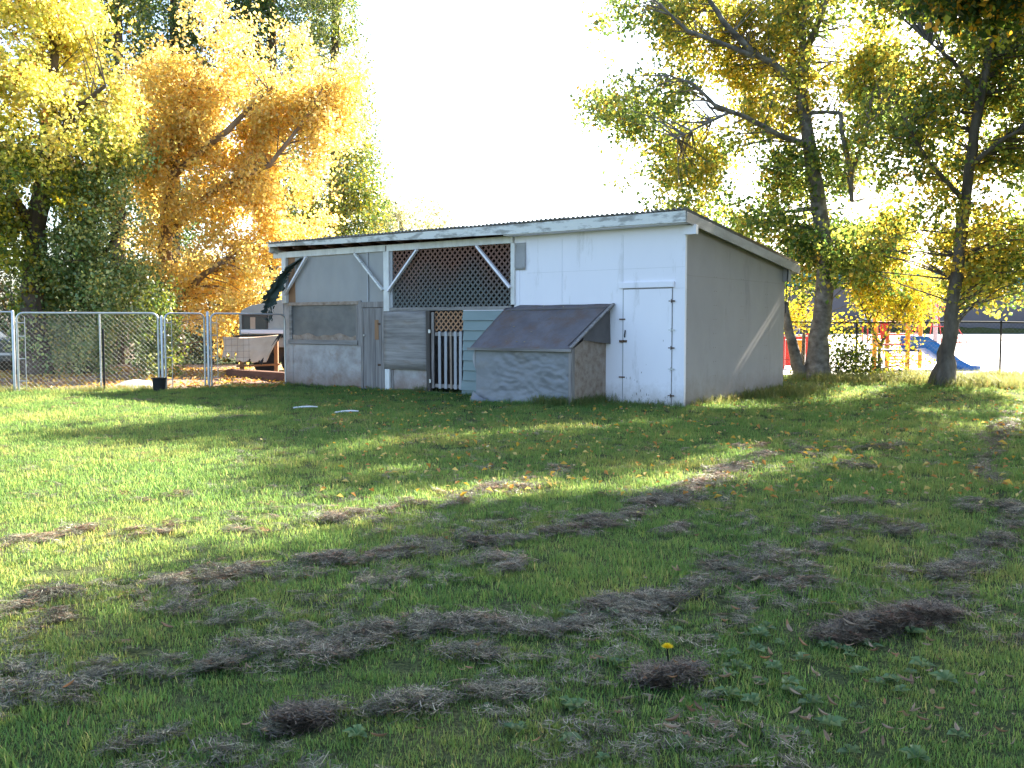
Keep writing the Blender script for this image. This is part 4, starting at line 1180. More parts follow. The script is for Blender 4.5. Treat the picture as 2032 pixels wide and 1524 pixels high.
# right trees
ra_ = ([(.26, .30, .08), (.54, .46, .10), (.40, .45, .11), (.10, .17, .055), (.48, .32, .06), (.18, .25, .10)], [3, 1.3, 1.8, 4, 1.1, 4])
rg = ([(.11, .19, .055), (.23, .27, .07), (.075, .13, .045), (.38, .42, .10), (.46, .33, .07)], [4, 3, 2, 2, 1])
ry = ([(.56, .40, .07), (.58, .50, .10), (.28, .31, .08), (.42, .45, .11), (.14, .21, .06)], [3, 3, 2.2, 2, 1.5])
AY = 23.6
gb = onG(P(1617, 750, AY).x, AY)
T('birch_tree', 'tall pale barked tree standing right behind the far corner of the shed',
  [(1280, 60, 80, 70), (1390, 60, 90, 80, 0, ry), (1500, 70, 80, 80, 0, ry), (1240, 215, 50, 40), (1310, 235, 80, 60), (1420, 190, 90, 60, 0, ry), (1540, 190, 60, 80, 0, ry), (1280, 330, 60, 40), (1390, 310, 90, 60, 0, ry), (1480, 340, 90, 70, 0, rg), (1590, 350, 60, 80, 0, rg), (1690, 230, 70, 80), (1700, 100, 80, 80, 0, ry), (1600, 40, 60, 60), (1340, 405, 70, 22), (1560, 440, 70, 45, 0, rg), (1650, 440, 80, 60, 0, rg), (1730, 350, 60, 90), (1480, -40, 90, 40), (1620, -60, 80, 50), (1210, 190, 25, 12), (1210, 40, 25, 20), (1550, 510, 40, 20, 0, rg), (1640, 520, 60, 25, 0, rg), (1470, 420, 60, 30, 0, rg), (1580, 490, 60, 35, 0, rg), (1600, 550, 45, 25, 0, rg), (1700, 545, 70, 35, 0, rg), (1690, 480, 70, 40, 0, rg), (1500, 450, 60, 22, 0, rg), (1225, 300, 40, 25), (1200, 205, 35, 18), (1750, 170, 50, 70), (1740, 470, 50, 50, 0, ry), (1720, 300, 50, 80), (1700, 170, 60, 60), (1660, 120, 50, 60, 0, ry), (1750, 400, 50, 60)],
  AY + .8, 1.6, .11, 16, 118, ra_, 'barkpale',
  [([gb, P(1628, 640, AY), P(1640, 500, AY), P(1612, 330, AY), P(1592, 200, AY), P(1592, 60, AY), P(1600, -60, AY)], [.25, .22, .20, .17, .135, .08, .035]),
   ([P(1588, 175, AY), P(1540, 130, AY-.3), P(1495, 105, AY-.5), P(1440, 50, AY-.8), P(1405, -5, AY-1), P(1380, -60, AY-1)], [.095, .085, .075, .065, .05, .025]),
   ([P(1495, 112, AY-.5), P(1430, 85, AY-.8), P(1365, 62, AY-1), P(1300, 0, AY-1.2)], [.06, .05, .045, .02]),
   ([P(1610, 290, AY), P(1550, 270, AY-.5), P(1480, 232, AY-.9), P(1420, 210, AY-1.2), P(1375, 165, AY-1.4), P(1328, 150, AY-1.5)], [.08, .065, .055, .045, .03, .012]),
   ([P(1450, 222, AY-1), P(1400, 245, AY-1.2), P(1345, 275, AY-1.4)], [.035, .03, .012]),
   ([P(1592, 160, AY), P(1605, 90, AY), P(1625, 40, AY), P(1650, -20, AY)], [.11, .09, .075, .04]),
   ([P(1600, 225, AY), P(1640, 222, AY-.3), P(1668, 225, AY-.5), P(1672, 270, AY-.5), P(1688, 340, AY-.4), P(1690, 400, AY-.3)], [.05, .045, .05, .055, .065, .05]),
   ([P(1688, 345, AY-.4), P(1712, 290, AY-.4), P(1725, 235, AY-.4), P(1790, 210, AY-.5)], [.065, .055, .04, .015]),
   ([gb + Vector((-.30, .1, 0)), P(1583, 725, AY), P(1567, 660, AY), P(1556, 600, AY)], [.20, .15, .11, .08])], spread=.27, thin=.22, gap=.0)
BY = 21.6
gb = onG(P(1868, 770, BY).x, BY)
T('maple_tree', 'tree with the leaning tapered trunk near the right edge of the picture',
  [(1800, 280, 70, 80), (1900, 290, 80, 90, 0, ry), (1990, 240, 60, 90), (1810, 170, 70, 60, 0, ry), (1930, 120, 70, 70), (2010, 400, 50, 60, 0, rg), (1850, 420, 80, 60, 0, ry), (1950, 470, 80, 60, 0, ry), (1790, 480, 80, 50, 0, ry), (1870, 540, 60, 35, 0, ry), (1940, 560, 50, 35, 0, ry), (1760, 390, 50, 60), (1900, -40, 110, 80), (2060, 100, 80, 140), (2080, 350, 80, 200), (1740, 250, 40, 70), (2020, 480, 40, 40), (1880, 600, 60, 18, 0, ry), (1985, 590, 30, 25, 0, ry), (1700, 500, 50, 40, 0, rg), (2010, 540, 45, 45, 0, rg), (1960, 560, 50, 40, 0, ry), (1850, 250, 60, 60, 0, rg), (1960, 350, 60, 60, 0, rg), (1820, 380, 60, 50, 0, rg), (1990, 60, 60, 60, 0, rg), (1830, 60, 60, 50, 0, rg), (1840, -30, 80, 50), (1760, -20, 60, 50), (1880, -110, 120, 60), (1790, -100, 70, 60), (1910, -180, 130, 80), (1810, -170, 100, 60), (1960, -100, 60, 60)],
  BY + .8, 1.5, .11, 16, 104, ra_, 'bark',
  [([gb, P(1882, 680, BY), P(1893, 600, BY), P(1912, 420, BY), P(1935, 260, BY), P(1960, 120, BY), P(1978, -20, BY)], [.21, .165, .145, .125, .105, .08, .05]),
   ([P(1925, 330, BY), P(1985, 280, BY-.4), P(2040, 250, BY-.6)], [.07, .05, .02]),
   ([P(1915, 400, BY), P(1850, 330, BY-.3), P(1800, 250, BY-.5)], [.06, .045, .015]),
   ([P(1945, 200, BY), P(1890, 120, BY-.3), P(1840, 80, BY-.4)], [.06, .045, .015])], spread=.27, thin=.2, gap=.0)
# sunlit saplings between the trunks
by_ = ([YEL, LIME, (.5, .45, .05), GOLD], [5, 4, 3, 1])
SY = 25.0
gb = onG(P(1745, 745, SY).x, SY)
T('sapling', 'young yellow leaved sapling between the two big trunks by the fence',
  [(1680, 580, 60, 50), (1730, 600, 60, 50), (1800, 610, 60, 40), (1770, 540, 70, 50), (1690, 520, 50, 50), (1780, 700, 28, 40), (1760, 660, 30, 30), (1840, 560, 40, 40), (1700, 650, 40, 25), (1720, 560, 50, 50), (1765, 620, 60, 35), (1650, 620, 40, 30)],
  SY, .8, .085, 13, 80, by_, 'bark', [([gb, P(1745, 690, SY), P(1765, 650, SY), P(1795, 600, SY), P(1810, 540, SY)], [.045, .04, .035, .025, .01]),
   ([P(1748, 690, SY), P(1715, 620, SY), P(1690, 560, SY)], [.03, .02, .01])], cat='sapling', spread=.22, thin=.3)
gb = onG(P(1592, 735, 26).x, 26)
T('sapling', 'yellow leaved sapling seen in the gap between the shed corner and trunk',
  [(1575, 540, 30, 50), (1590, 600, 30, 40), (1600, 470, 40, 50), (1570, 620, 20, 40)], 26, .6, .085, 13, 70, by_, 'bark',
  [([gb, P(1596, 640, 26), P(1592, 540, 26), P(1590, 470, 26)], [.05, .04, .03, .01])], cat='sapling', spread=.2, thin=.3)
gb = onG(P(1660, 745, 24.0).x, 24.0)
T('shrub', 'low dark leafy shrub round the foot of the pale barked tree',
  [(1640, 735, 50, 22), (1690, 715, 40, 28), (1610, 745, 40, 18), (1725, 735, 25, 20), (1665, 690, 25, 20)], 24.0, .5, .08, 13, 110, ([GRN, OLIVE, LIME, DGRN], [3, 3, 2, 2]), 'bark',
  [([gb, P(1670, 715, 24), P(1700, 690, 24)], [.02, .015, .006])], cat='shrub', spread=.16)
# trees just outside the frame on the right: their shade lies on the lawn
def plan_tree(name, label, x, y, blobs, leaf, per, dens, pal, hgt_=9):
    gb = onG(x, y)
    def pxl(X, Yy, Z):
        pass
    root = empty(name, gb, 0, label, 'tree')
    MB().tube([(0, 0, -.1), (.1, .05, 2), (.0, .2, 5), (.2, .1, hgt_)], [.32, .24, .18, .05], 10).build('trunk', M['bark'], root)
    ps, cs_ = [], []
    br = MB()
    for (bx, by, bz, r, rzv) in blobs:
        n = int(dens * r * r * 3.14)
        q_ = RNG.normal(size=(n, 3)); q_ /= np.linalg.norm(q_, axis=1, keepdims=True); q_ *= RNG.uniform(.1, 1, (n, 1)) ** .5
        tw = np.array((bx - x, by - y, bz)) + q_ * np.array((r, r, rzv))
        tw = tw[[mnoise.noise(Vector((t[0] * .75 + x, t[1] * .75, t[2] * .75))) > -.13 for t in tw]]; n = len(tw)
        lpz = tw[:, None, :] + RNG.normal(size=(n, per, 3)) * .2
        ps.append(lpz.reshape(-1, 3)); cs_.append(palette(n * per, *pal))
        br.tube([(0, .1, max(2, bz - 2.5)), (bx - x, by - y, bz)], [.06, .02], 6)
    leaf_cloud('crown', np.concatenate(ps), leaf, np.concatenate(cs_), M['leaf'], root)
    br.build('branches', M['bark'], root)['kind'] = 'stuff'
    return root
cpal = ([OLIVE, GRN, DGRN, GOLD, LIME], [3, 4, 3, 1.5, 1])
plan_tree('shade_tree', 'nearer dark leaved tree reaching in at the top right corner', 10.6, 14.0,
          [(8.4, 13.6, 8.2, 2.3, 1.5), (7.1, 14.5, 6.7, 1.2, .6), (10.5, 13, 7.0, 2.6, 1.8), (9.2, 16, 9.3, 2.4, 1.8), (11.5, 15.5, 7.5, 2.6, 2.0), (9.6, 11.2, 6.4, 2.0, 1.3), (12.5, 11.6, 7.2, 2.6, 2.0), (7.4, 12.0, 8.6, 1.6, 1.0), (8.8, 15.0, 7.4, 1.8, 1.2)], .12, 16, 80, cpal, 11)
plan_tree('shade_tree', 'tree standing outside the frame right of the leaning trunk', 15.0, 19.5,
          [(13.8, 19, 8, 2.8, 2.0), (15.5, 18, 7, 3.0, 2.4), (14.5, 21.5, 9.5, 2.8, 2.2), (13.0, 17.0, 6.2, 2.0, 1.6), (16.5, 20.5, 6.5, 2.8, 2.2)], .12, 16, 50, cpal, 11)
plan_tree('shade_tree', 'tree standing outside the frame at the right of the foreground lawn', 10.4, 8.6,
          [(8.6, 8.0, 6.4, 2.2, 1.5), (10.2, 9.0, 7.6, 2.6, 2.0), (11.2, 7.0, 6.4, 2.4, 2.0), (9.4, 10.2, 8.2, 2.0, 1.5), (8.0, 9.6, 7.6, 1.6, 1.1)], .12, 16, 72, cpal, 9)

# ------------------------------------------------------------------ scattered stuff with geometry nodes
def scatter_tree(nt_name, ntpl):
    ng = bpy.data.node_groups.new(nt_name, 'GeometryNodeTree')
    ng.interface.new_socket('Geometry', in_out='INPUT', socket_type='NodeSocketGeometry')
    ng.interface.new_socket('Geometry', in_out='OUTPUT', socket_type='NodeSocketGeometry')
    N, Lk = ng.nodes, ng.links
    gi, go = N.new('NodeGroupInput'), N.new('NodeGroupOutput')
    def attr(nm, tp):
        a = N.new('GeometryNodeInputNamedAttribute'); a.data_type = tp
        a.inputs['Name'].default_value = nm
        return a.outputs['Attribute']
    tpl = attr('tpl', 'INT')
    def sel(k):
        c = N.new('FunctionNodeCompare'); c.data_type = 'INT'; c.operation = 'EQUAL'
        ins = [s for s in c.inputs if s.type == 'INT']
        Lk.new(tpl, ins[0]); ins[1].default_value = k
        s = N.new('GeometryNodeSeparateGeometry'); s.domain = 'POINT'
        Lk.new(gi.outputs[0], s.inputs[0]); Lk.new(c.outputs[0], s.inputs[1])
        return s.outputs[0]
    g2i = N.new('GeometryNodeGeometryToInstance')
    for k in range(1, ntpl + 1): Lk.new(sel(k), g2i.inputs[0])
    iop = N.new('GeometryNodeInstanceOnPoints')
    Lk.new(sel(0), iop.inputs['Points']); Lk.new(g2i.outputs[0], iop.inputs['Instance'])
    iop.inputs['Pick Instance'].default_value = True
    Lk.new(attr('pick', 'INT'), iop.inputs['Instance Index'])
    e = N.new('FunctionNodeEulerToRotation'); Lk.new(attr('rot', 'FLOAT_VECTOR'), e.inputs[0]); Lk.new(e.outputs[0], iop.inputs['Rotation'])
    Lk.new(attr('scl', 'FLOAT_VECTOR'), iop.inputs['Scale'])
    Lk.new(iop.outputs[0], go.inputs[0])
    return ng

def scatter(name, templates, pts, rot, scl, pick, m, parent=None):
    """templates: list of (verts, faces, vertex colours)"""
    V, F_, tp, cl = [], [], [], []
    for k, (tv, tf_, tc_) in enumerate(templates):
        b0 = len(V)
        V += tv; F_ += [tuple(i + b0 for i in f) for f in tf_]
        tp += [k + 1] * len(tv); cl += tc_
    nt_ = len(V); n = len(pts)
    me = bpy.data.meshes.new(name)
    me.from_pydata(V + [tuple(p) for p in pts], [], F_)
    tot = nt_ + n
    def put(nm, ty, key, arr):
        a = me.attributes.new(nm, ty, 'POINT'); a.data.foreach_set(key, np.ascontiguousarray(arr).reshape(-1))
    put('tpl', 'INT', 'value', np.array(tp + [0] * n, dtype=np.int32))
    put('pick', 'INT', 'value', np.concatenate([np.zeros(nt_), pick]).astype(np.int32))
    put('rot', 'FLOAT_VECTOR', 'vector', np.concatenate([np.zeros((nt_, 3)), rot]).astype(np.float32))
    put('scl', 'FLOAT_VECTOR', 'vector', np.concatenate([np.ones((nt_, 3)), scl]).astype(np.float32))
    c4 = np.ones((tot, 4)); c4[:nt_, :3] = np.array(cl)
    put('col', 'FLOAT_COLOR', 'color', c4.astype(np.float32))
    me.materials.append(m)
    o = link(name, me, parent)
    md = o.modifiers.new('scatter', 'NODES'); md.node_group = scatter_tree(name + '_nodes', len(templates))
    return o

def blade_tuft(n, rad, h0, h1, w, lean, rnd, flat=0.0, shade=(.7, 1.2)):
    V, F_, C_ = [], [], []
    for _ in range(n):
        r = rad * math.sqrt(rnd.random()); a = rnd.uniform(0, 6.283)
        x, y = r * math.cos(a), r * math.sin(a)
        h = rnd.uniform(h0, h1); d = rnd.uniform(0, 6.283); ln = rnd.uniform(.1, lean) * h
        dx, dy = math.cos(d), math.sin(d); sx, sy = -dy * w / 2, dx * w / 2
        b0 = len(V)
        for t, ww in ((0, 1), (.55, .8)):
            cx, cy, cz = x + dx * ln * t * t, y + dy * ln * t * t, h * t
            V += [(cx - sx * ww, cy - sy * ww, cz), (cx + sx * ww, cy + sy * ww, cz)]
        V.append((x + dx * ln, y + dy * ln, h * (1 - .12 * lean)))
        F_ += [(b0, b0+1, b0+3, b0+2), (b0+2, b0+3, b0+4)]
        g = rnd.uniform(*shade); c = (g * rnd.uniform(.85, 1.25), g, g * rnd.uniform(.8, 1.1))
        if rnd.random() < .035: c = (2.0 * g, 1.25 * g, 1.7 * g)       # a dry blade
        C_ += [c] * 5
    return V, F_, C_

rn = random.Random(3)
tpls = [blade_tuft(46, .10, .022, .058, .0042, .9, rn) for _ in range(6)]
gp_, gs_ = [], []
def in_shed(x, y):
    q_ = Vector((x - A0.x, y - A0.y, 0))
    u, v = q_.dot(WV), q_.dot(VV)
    return -.1 < u < W + .02 and v > -.0 and v < 5 or (LX0 < u < LX1 and -1.1 < v <= 0)
def add_zone(y0, y1, dens, sc):
    ymid = (y0 + y1) / 2
    area = 0
    n = int(dens * (y1 - y0) * 2 * (.58 * ymid + 1.6))
    for _ in range(n):
        y = rn.uniform(y0, y1); hw = .58 * y + 1.6
        x = rn.uniform(-hw, hw)
        if in_shed(x, y): continue
        if x < -5.5 and y > 22.2 + max(0, (x + 8.1)) * .9 + rn.uniform(-.3, .3): continue
        if y > 24.9: continue
        s = sc * rn.uniform(.75, 1.3)
        # patchy growth
        pn = mnoise.noise(Vector((x * .8, y * .8, 9)))
        s *= 1 + .25 * pn
        gp_.append((x, y, hgt(x, y) - .005)); gs_.append((s, s, s * rn.uniform(.8, 1.2)))
add_zone(2.2, 5, 240, .74); add_zone(5, 8, 160, .88); add_zone(8, 13, 85, 1.08); add_zone(13, 25.5, 34, 1.35)
n = len(gp_)
rot_ = np.zeros((n, 3)); rot_[:, 2] = RNG.uniform(0, 6.283, n); rot_[:, :2] = RNG.normal(size=(n, 2)) * .12
o = scatter('grass', tpls, gp_, rot_, np.array(gs_), RNG.integers(0, len(tpls), n), M['grass'])
tag(o, 'mown green lawn grass', 'grass', kind='stuff')

# tall grass along walls, fences and trunks
tg = [blade_tuft(26, .10, .14, .36, .008, .9, rn) for _ in range(4)]
tp_, ts_ = [], []
def tall(a, c, n, wdt, s0, s1):
    a, c = Vector(a), Vector(c)
    for _ in range(n):
        p = a.lerp(c, rn.random()); x = p.x + rn.gauss(0, wdt); y = p.y + rn.gauss(0, wdt)
        if in_shed(x, y): continue
        s = rn.uniform(s0, s1); tp_.append((x, y, hgt(x, y) - .01)); ts_.append((s, s, s))
e0, e1 = SW(W + .1, .1), SW(W + .15, 4.9)
tall(e0, e1, 110, .08, .35, .8); tall(SW(W + .3, 2.2), SW(W + .7, 5), 120, .28, .5, 1.0)
tall(SW(9.3, -1.2), SW(11.2, -.12), 60, .12, .35, .75); tall(SW(8.9, -1.3), SW(9.6, -1.25), 60, .10, .5, .95); tall(SW(9.65, -1.1), SW(9.7, -.2), 60, .08, .5, .9)
tall((6.3, 23.0), (11.5, 21.8), 420, .55, .5, 1.05); tall((9, 24.6), (16, 24.2), 420, .35, .4, 1.0); tall((9.8, 21.5), (11.5, 21.2), 160, .35, .6, 1.1)
tall((-12.5, 21.35), (-8.2, 21.9), 260, .16, .3, .7); tall(SW(0, -.1), SW(7, -.1), 60, .06, .2, .5); tall(SW(4.7, -.15), SW(4.95, -.12), 10, .04, .5, .8)
n = len(tp_); rot_ = np.zeros((n, 3)); rot_[:, 2] = RNG.uniform(0, 6.283, n)
o = scatter('tall_grass', tg, tp_, rot_, np.array(ts_), RNG.integers(0, 4, n), M['tallgrass'])
tag(o, 'uncut tall grass along the shed, trunks and fences', 'grass', kind='stuff')

# low broad leaved weeds in the foreground
def rosette(rnd, k=9):
    V, F_, C_ = [], [], []
    for i in range(k):
        a = i / k * 6.283 + rnd.uniform(-.3, .3); L_ = rnd.uniform(.05, .10); w = L_ * .3
        dx, dy = math.cos(a), math.sin(a); h = rnd.uniform(.025, .06)
        b0 = len(V)
        V += [(0, 0, .01), (dx*L_*.5 - dy*w, dy*L_*.5 + dx*w, h), (dx*L_, dy*L_, h * .7), (dx*L_*.5 + dy*w, dy*L_*.5 - dx*w, h)]
        F_ += [(b0, b0+1, b0+2), (b0, b0+2, b0+3)]
        g = rnd.uniform(.7, 1.3); C_ += [(g, g, g)] * 4
    return V, F_, C_
ro = [rosette(rn) for _ in range(4)]
wp, ws = [], []
for cx, cy, sx, sy, k in ((1560, 1330, 130, 45, 80), (1650, 1300, 90, 30, 40), (1420, 1300, 60, 40, 30), (1500, 1400, 200, 60, 60), (1200, 1330, 200, 100, 40), (1800, 1380, 150, 80, 50), (1150, 1460, 120, 40, 25)):
    for _ in range(int(k * .2)):
        g = G(rn.gauss(cx, sx), max(1000, min(1530, rn.gauss(cy, sy))))
        s = rn.uniform(.35, .75); wp.append((g.x, g.y, g.z + .012)); ws.append((s, s, s))
n = len(wp); rot_ = np.zeros((n, 3)); rot_[:, 2] = RNG.uniform(0, 6.283, n)
o = scatter('weeds', ro, wp, rot_, np.array(ws), RNG.integers(0, 4, n), M['weed'])
tag(o, 'broad leaved weeds spreading in the foreground lawn', 'weeds', kind='stuff')

# raked dead grass: rows of matted strands
def mat_tuft(rnd, n=60, rad=.10, h=.05):
    V, F_, C_ = [], [], []
    for _ in range(n):
        a = rnd.uniform(0, 6.283); r = rad * rnd.random() ** .7
        c = Vector((r * math.cos(a), r * math.sin(a), 0)); c.z = h * (1 - (r / rad) ** 2) * rnd.uniform(.3, 1.1)
        d = rnd.uniform(0, 6.283); L_ = rnd.choice((rnd.uniform(.02, .06), rnd.uniform(.05, .12))); k_ = rnd.uniform(-.9, .9); w = rnd.uniform(.0011, .0028)
        e = Vector((math.cos(d), math.sin(d), rnd.uniform(-.28, .28))); e2 = Vector((math.cos(d + k_), math.sin(d + k_), rnd.uniform(-.3, .25)))
        p0 = c - e * L_ * .5; p1 = c; p2 = c + e2 * L_ * .5
        s = Vector((-math.sin(d), math.cos(d), rnd.uniform(-.6, .6))) * w
        b0 = len(V)
        V += [tuple(p0 - s), tuple(p0 + s), tuple(p1 - s), tuple(p1 + s), tuple(p2)]
        F_ += [(b0, b0+1, b0+3, b0+2), (b0+2, b0+3, b0+4)]
        g = rnd.uniform(.12, .8) if c.z < h * .45 else rnd.uniform(.6, 2.3); C_ += [(g, g * rnd.uniform(.92, 1.02), g * rnd.uniform(.85, 1.0))] * 5  # low strands darkened, upper ones lightened: shaded hollows and lit tops as colour
    return V, F_, C_
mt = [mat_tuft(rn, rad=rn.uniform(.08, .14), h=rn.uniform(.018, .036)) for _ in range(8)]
rows = [([(-20, 1088), (60, 1075), (130, 1064), (200, 1058)], 10, .6),
        ([(230, 1068), (330, 1056), (450, 1042), (560, 1040)], 16, .7), ([(560, 1045), (680, 1026), (760, 1014), (860, 1000), (960, 978), (1080, 950), (1140, 940)], 14, .9),
        ([(-20, 1225), (100, 1182), (200, 1170), (270, 1166), (340, 1165)], 14, 1.1), ([(340, 1165), (420, 1150), (560, 1135), (700, 1116), (800, 1100), (920, 1082), (1040, 1072)], 14, 1.5),
        ([(1040, 1072), (1150, 1048), (1240, 1030), (1330, 990), (1400, 958), (1450, 932), (1520, 905)], 12, 1.4), ([(1330, 1000), (1400, 985), (1450, 985)], 8, 1.2), ([(700, 1150), (790, 1160), (800, 1140)], 14, .9),
        ([(-20, 1385), (100, 1362), (250, 1342), (400, 1330), (520, 1312), (600, 1300), (720, 1272)], 24, .85), ([(640, 1280), (720, 1265), (850, 1245), (950, 1236), (1050, 1252), (1150, 1246), (1250, 1216), (1330, 1196), (1420, 1160)], 16, 1.4),
        ([(1400, 1150), (1480, 1140), (1560, 1155), (1620, 1165)], 20, 1.4), ([(1180, 1215), (1280, 1195), (1340, 1190)], 10, 1.3),
        ([(180, 1492), (280, 1480), (380, 1462)], 18, .6), ([(540, 1445), (610, 1428), (700, 1418), (780, 1412), (870, 1396), (1000, 1380), (1070, 1382)], 8, .5),
        ([(1600, 1080), (1660, 1068), (1700, 1085)], 14, 1.2), ([(1640, 1050), (1700, 1035), (1780, 1050), (1830, 1060)], 12, .9), ([(1500, 1090), (1580, 1110), (1620, 1100)], 12, .7),
        ([(2010, 826), (1980, 870), (1955, 930), (1965, 960)], 8, .8), ([(1930, 1010), (1980, 1005), (2030, 1020)], 12, 1.2), ([(2010, 1040), (1960, 1085), (1920, 1130), (1890, 1160)], 14, .7), ([(1860, 1130), (1900, 1170), (1930, 1180)], 16, .5),
        ([(1660, 990), (1700, 1000), (1780, 1000)], 10, .5), ([(1670, 925), (1720, 932), (1760, 940)], 6, .9), ([(1560, 880), (1600, 900), (1700, 890), (1800, 880)], 9, .4), ([(1460, 890), (1520, 895)], 7, .7),
        ([(80, 800), (180, 806), (300, 800)], 10, .30), ([(300, 838), (480, 830)], 10, .10), ([(220, 985), (330, 990), (420, 985)], 8, .25), ([(980, 965), (1060, 975)], 6, .5),
        ([(60, 1245), (140, 1232)], 12, .6), ([(560, 1260), (640, 1275)], 14, .6), ([(920, 1310), (980, 1305)], 8, .8), ([(1050, 1140), (960, 1120), (1000, 1110)], 8, .4), ([(380, 1210), (330, 1205)], 8, .5), ([(1260, 1050), (1330, 1060), (1400, 1040)], 9, .35), ([(1750, 1160), (1830, 1120)], 20, .3)]
mp_, ms_ = [], []
for pts, wpx, dn in rows:
    for k in range(len(pts) - 1):
        g0, g1_ = G(*pts[k]), G(*pts[k+1])
        L_ = (g1_ - g0).length
        for _ in range(int(L_ * 9.5 * dn) + 1):              # lumps of matted strands
            t = rn.random()
            cx_ = lerp(pts[k][0], pts[k+1][0], t) + rn.gauss(0, 10)
            cy_ = lerp(pts[k][1], pts[k+1][1], t) + rn.gauss(0, wpx * .5) + wpx * .8 * mnoise.noise(Vector((cx_ * .012, k, wpx)))
            c_ = G(cx_, max(cy_, 775))
            if mnoise.noise(Vector((c_.x * 1.6, c_.y * 1.6, 5))) < -.3 and rn.random() < .7: continue
            r_ = rn.choice((rn.uniform(.03, .07), rn.uniform(.04, .09), rn.uniform(.07, .14))); up_ = rn.uniform(.12, .45) * min(r_, .09)
            el = rn.uniform(1.0, 2.0); an_ = rn.gauss(.35, .5)
            for _ in range(int(5 + 900 * r_ * r_)):
                a_ = rn.uniform(0, 6.283); q_ = rn.random() ** .55
                u_, v_ = q_ * math.cos(a_) * r_ * el, q_ * math.sin(a_) * r_
                x_, y_ = c_.x + u_ * math.cos(an_) - v_ * math.sin(an_), c_.y + u_ * math.sin(an_) + v_ * math.cos(an_)
                s_ = rn.uniform(.3, .8)
                mp_.append((x_, y_, hgt(x_, y_) + .016 + up_ * (1 - q_ * q_))); ms_.append((s_, s_, s_ * rn.uniform(.6, 1.5)))
        for _ in range(int(L_ * 36 * dn)):                   # loose wisps between them
            t = rn.random()
            px = lerp(pts[k][0], pts[k+1][0], t) + rn.gauss(0, 14); py = lerp(pts[k][1], pts[k+1][1], t) + rn.gauss(0, wpx * .9)
            g = G(px, max(py, 775)); s_ = rn.uniform(.35, .8)
            mp_.append((g.x, g.y, g.z + .02)); ms_.append((s_, s_, s_ * rn.uniform(.4, 1.2)))
# thin scatter of dead grass everywhere
for _ in range(4200):
    y = 3 + 17 * rn.random() ** 1.3; x = rn.uniform(-.56 * y, .56 * y)
    if in_shed(x, y) or mnoise.noise(Vector((x * .9, y * .9, 21))) < .02: continue
    s = rn.uniform(.35, .8); mp_.append((x, y, hgt(x, y) + .025)); ms_.append((s, s, s * .6))
n = len(mp_); rot_ = np.zeros((n, 3)); rot_[:, 2] = RNG.uniform(0, 6.283, n); rot_[:, :2] = RNG.normal(size=(n, 2)) * .2
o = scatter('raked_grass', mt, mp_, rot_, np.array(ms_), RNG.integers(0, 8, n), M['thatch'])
tag(o, 'raked rows of grey brown dead grass on the lawn', 'dead grass', kind='stuff')

# three heaps that stand apart
def heap(label, px0, py0, px1, py1, wd_, h, nk):
    a, c = G(px0, py0), G(px1, py1)
    o_ = a.lerp(c, .5)
    root = empty('grass_heap', o_, 0, label, 'grass heap')
    pts, sc = [], []
    def prof(t, s_): return h * math.sin(min(1, max(0, t)) * math.pi) ** .6 * (1 - abs(s_) ** 1.5) * (1 + .55 * mnoise.noise(Vector((t * 4, s_ * 1.6, px0 * .01))) + .4 * mnoise.noise(Vector((t * 11, s_ * 4, px0 * .01))))
    d_ = (c - a); d_.z = 0; nn = Vector((-d_.y, d_.x, 0)).normalized()
    b_ = MB()
    def hf(u, v):
        s_ = v * 2 - 1
        p = a.lerp(c, u) + nn * (s_ * wd_)
        return Vector((p.x, p.y, hgt(p.x, p.y) - .01 + max(0, prof(u, s_)) * .85)) - o_
    b_.grid(hf, 18, 8)
    b_.build('core', M['thatch_core'], root)
    for _ in range(nk):
        u = rn.random(); s_ = max(-1.15, min(1.15, rn.gauss(0, .5)))
        p = a.lerp(c, u) + nn * (s_ * wd_)
        z = hgt(p.x, p.y) + max(0, prof(u, s_)) * .9 + .01
        q_ = Vector((p.x, p.y, z)) - o_
        pts.append(tuple(q_)); s2 = rn.uniform(.4, .95); sc.append((s2, s2, s2 * .8))
    n = len(pts); rt = RNG.normal(size=(n, 3)) * .22; rt[:, 2] = RNG.uniform(0, 6.283, n)
    k_ = scatter('strands', mt, pts, rt, np.array(sc), RNG.integers(0, 6, n), M['thatch_dark'], root)
    k_['kind'] = 'stuff'
    return root
M['thatch_dark'] = lawn_blade_mat('dark_dead_grass', [(.3, (.05, .044, .03)), (.5, (.10, .09, .062)), (.7, (.18, .16, .115))], .12, 1.3)  # darker, browner strand colour for the heaps
M['thatch_core'] = mat('dead_grass_mat', [(.3, (.05, .04, .03)), (.7, (.12, .10, .075))], 18, .95, (1, 1, 1), .8, 40)
heap('long dark heap of raked dead grass at the lower right', 1640, 1278, 1885, 1220, .08, .09, 300)
heap('small dark heap of dead grass below the dandelion', 1278, 1362, 1380, 1342, .05, .045, 100)
heap('small brown heap of dead grass at bottom centre left', 556, 1442, 632, 1430, .045, .03, 70)

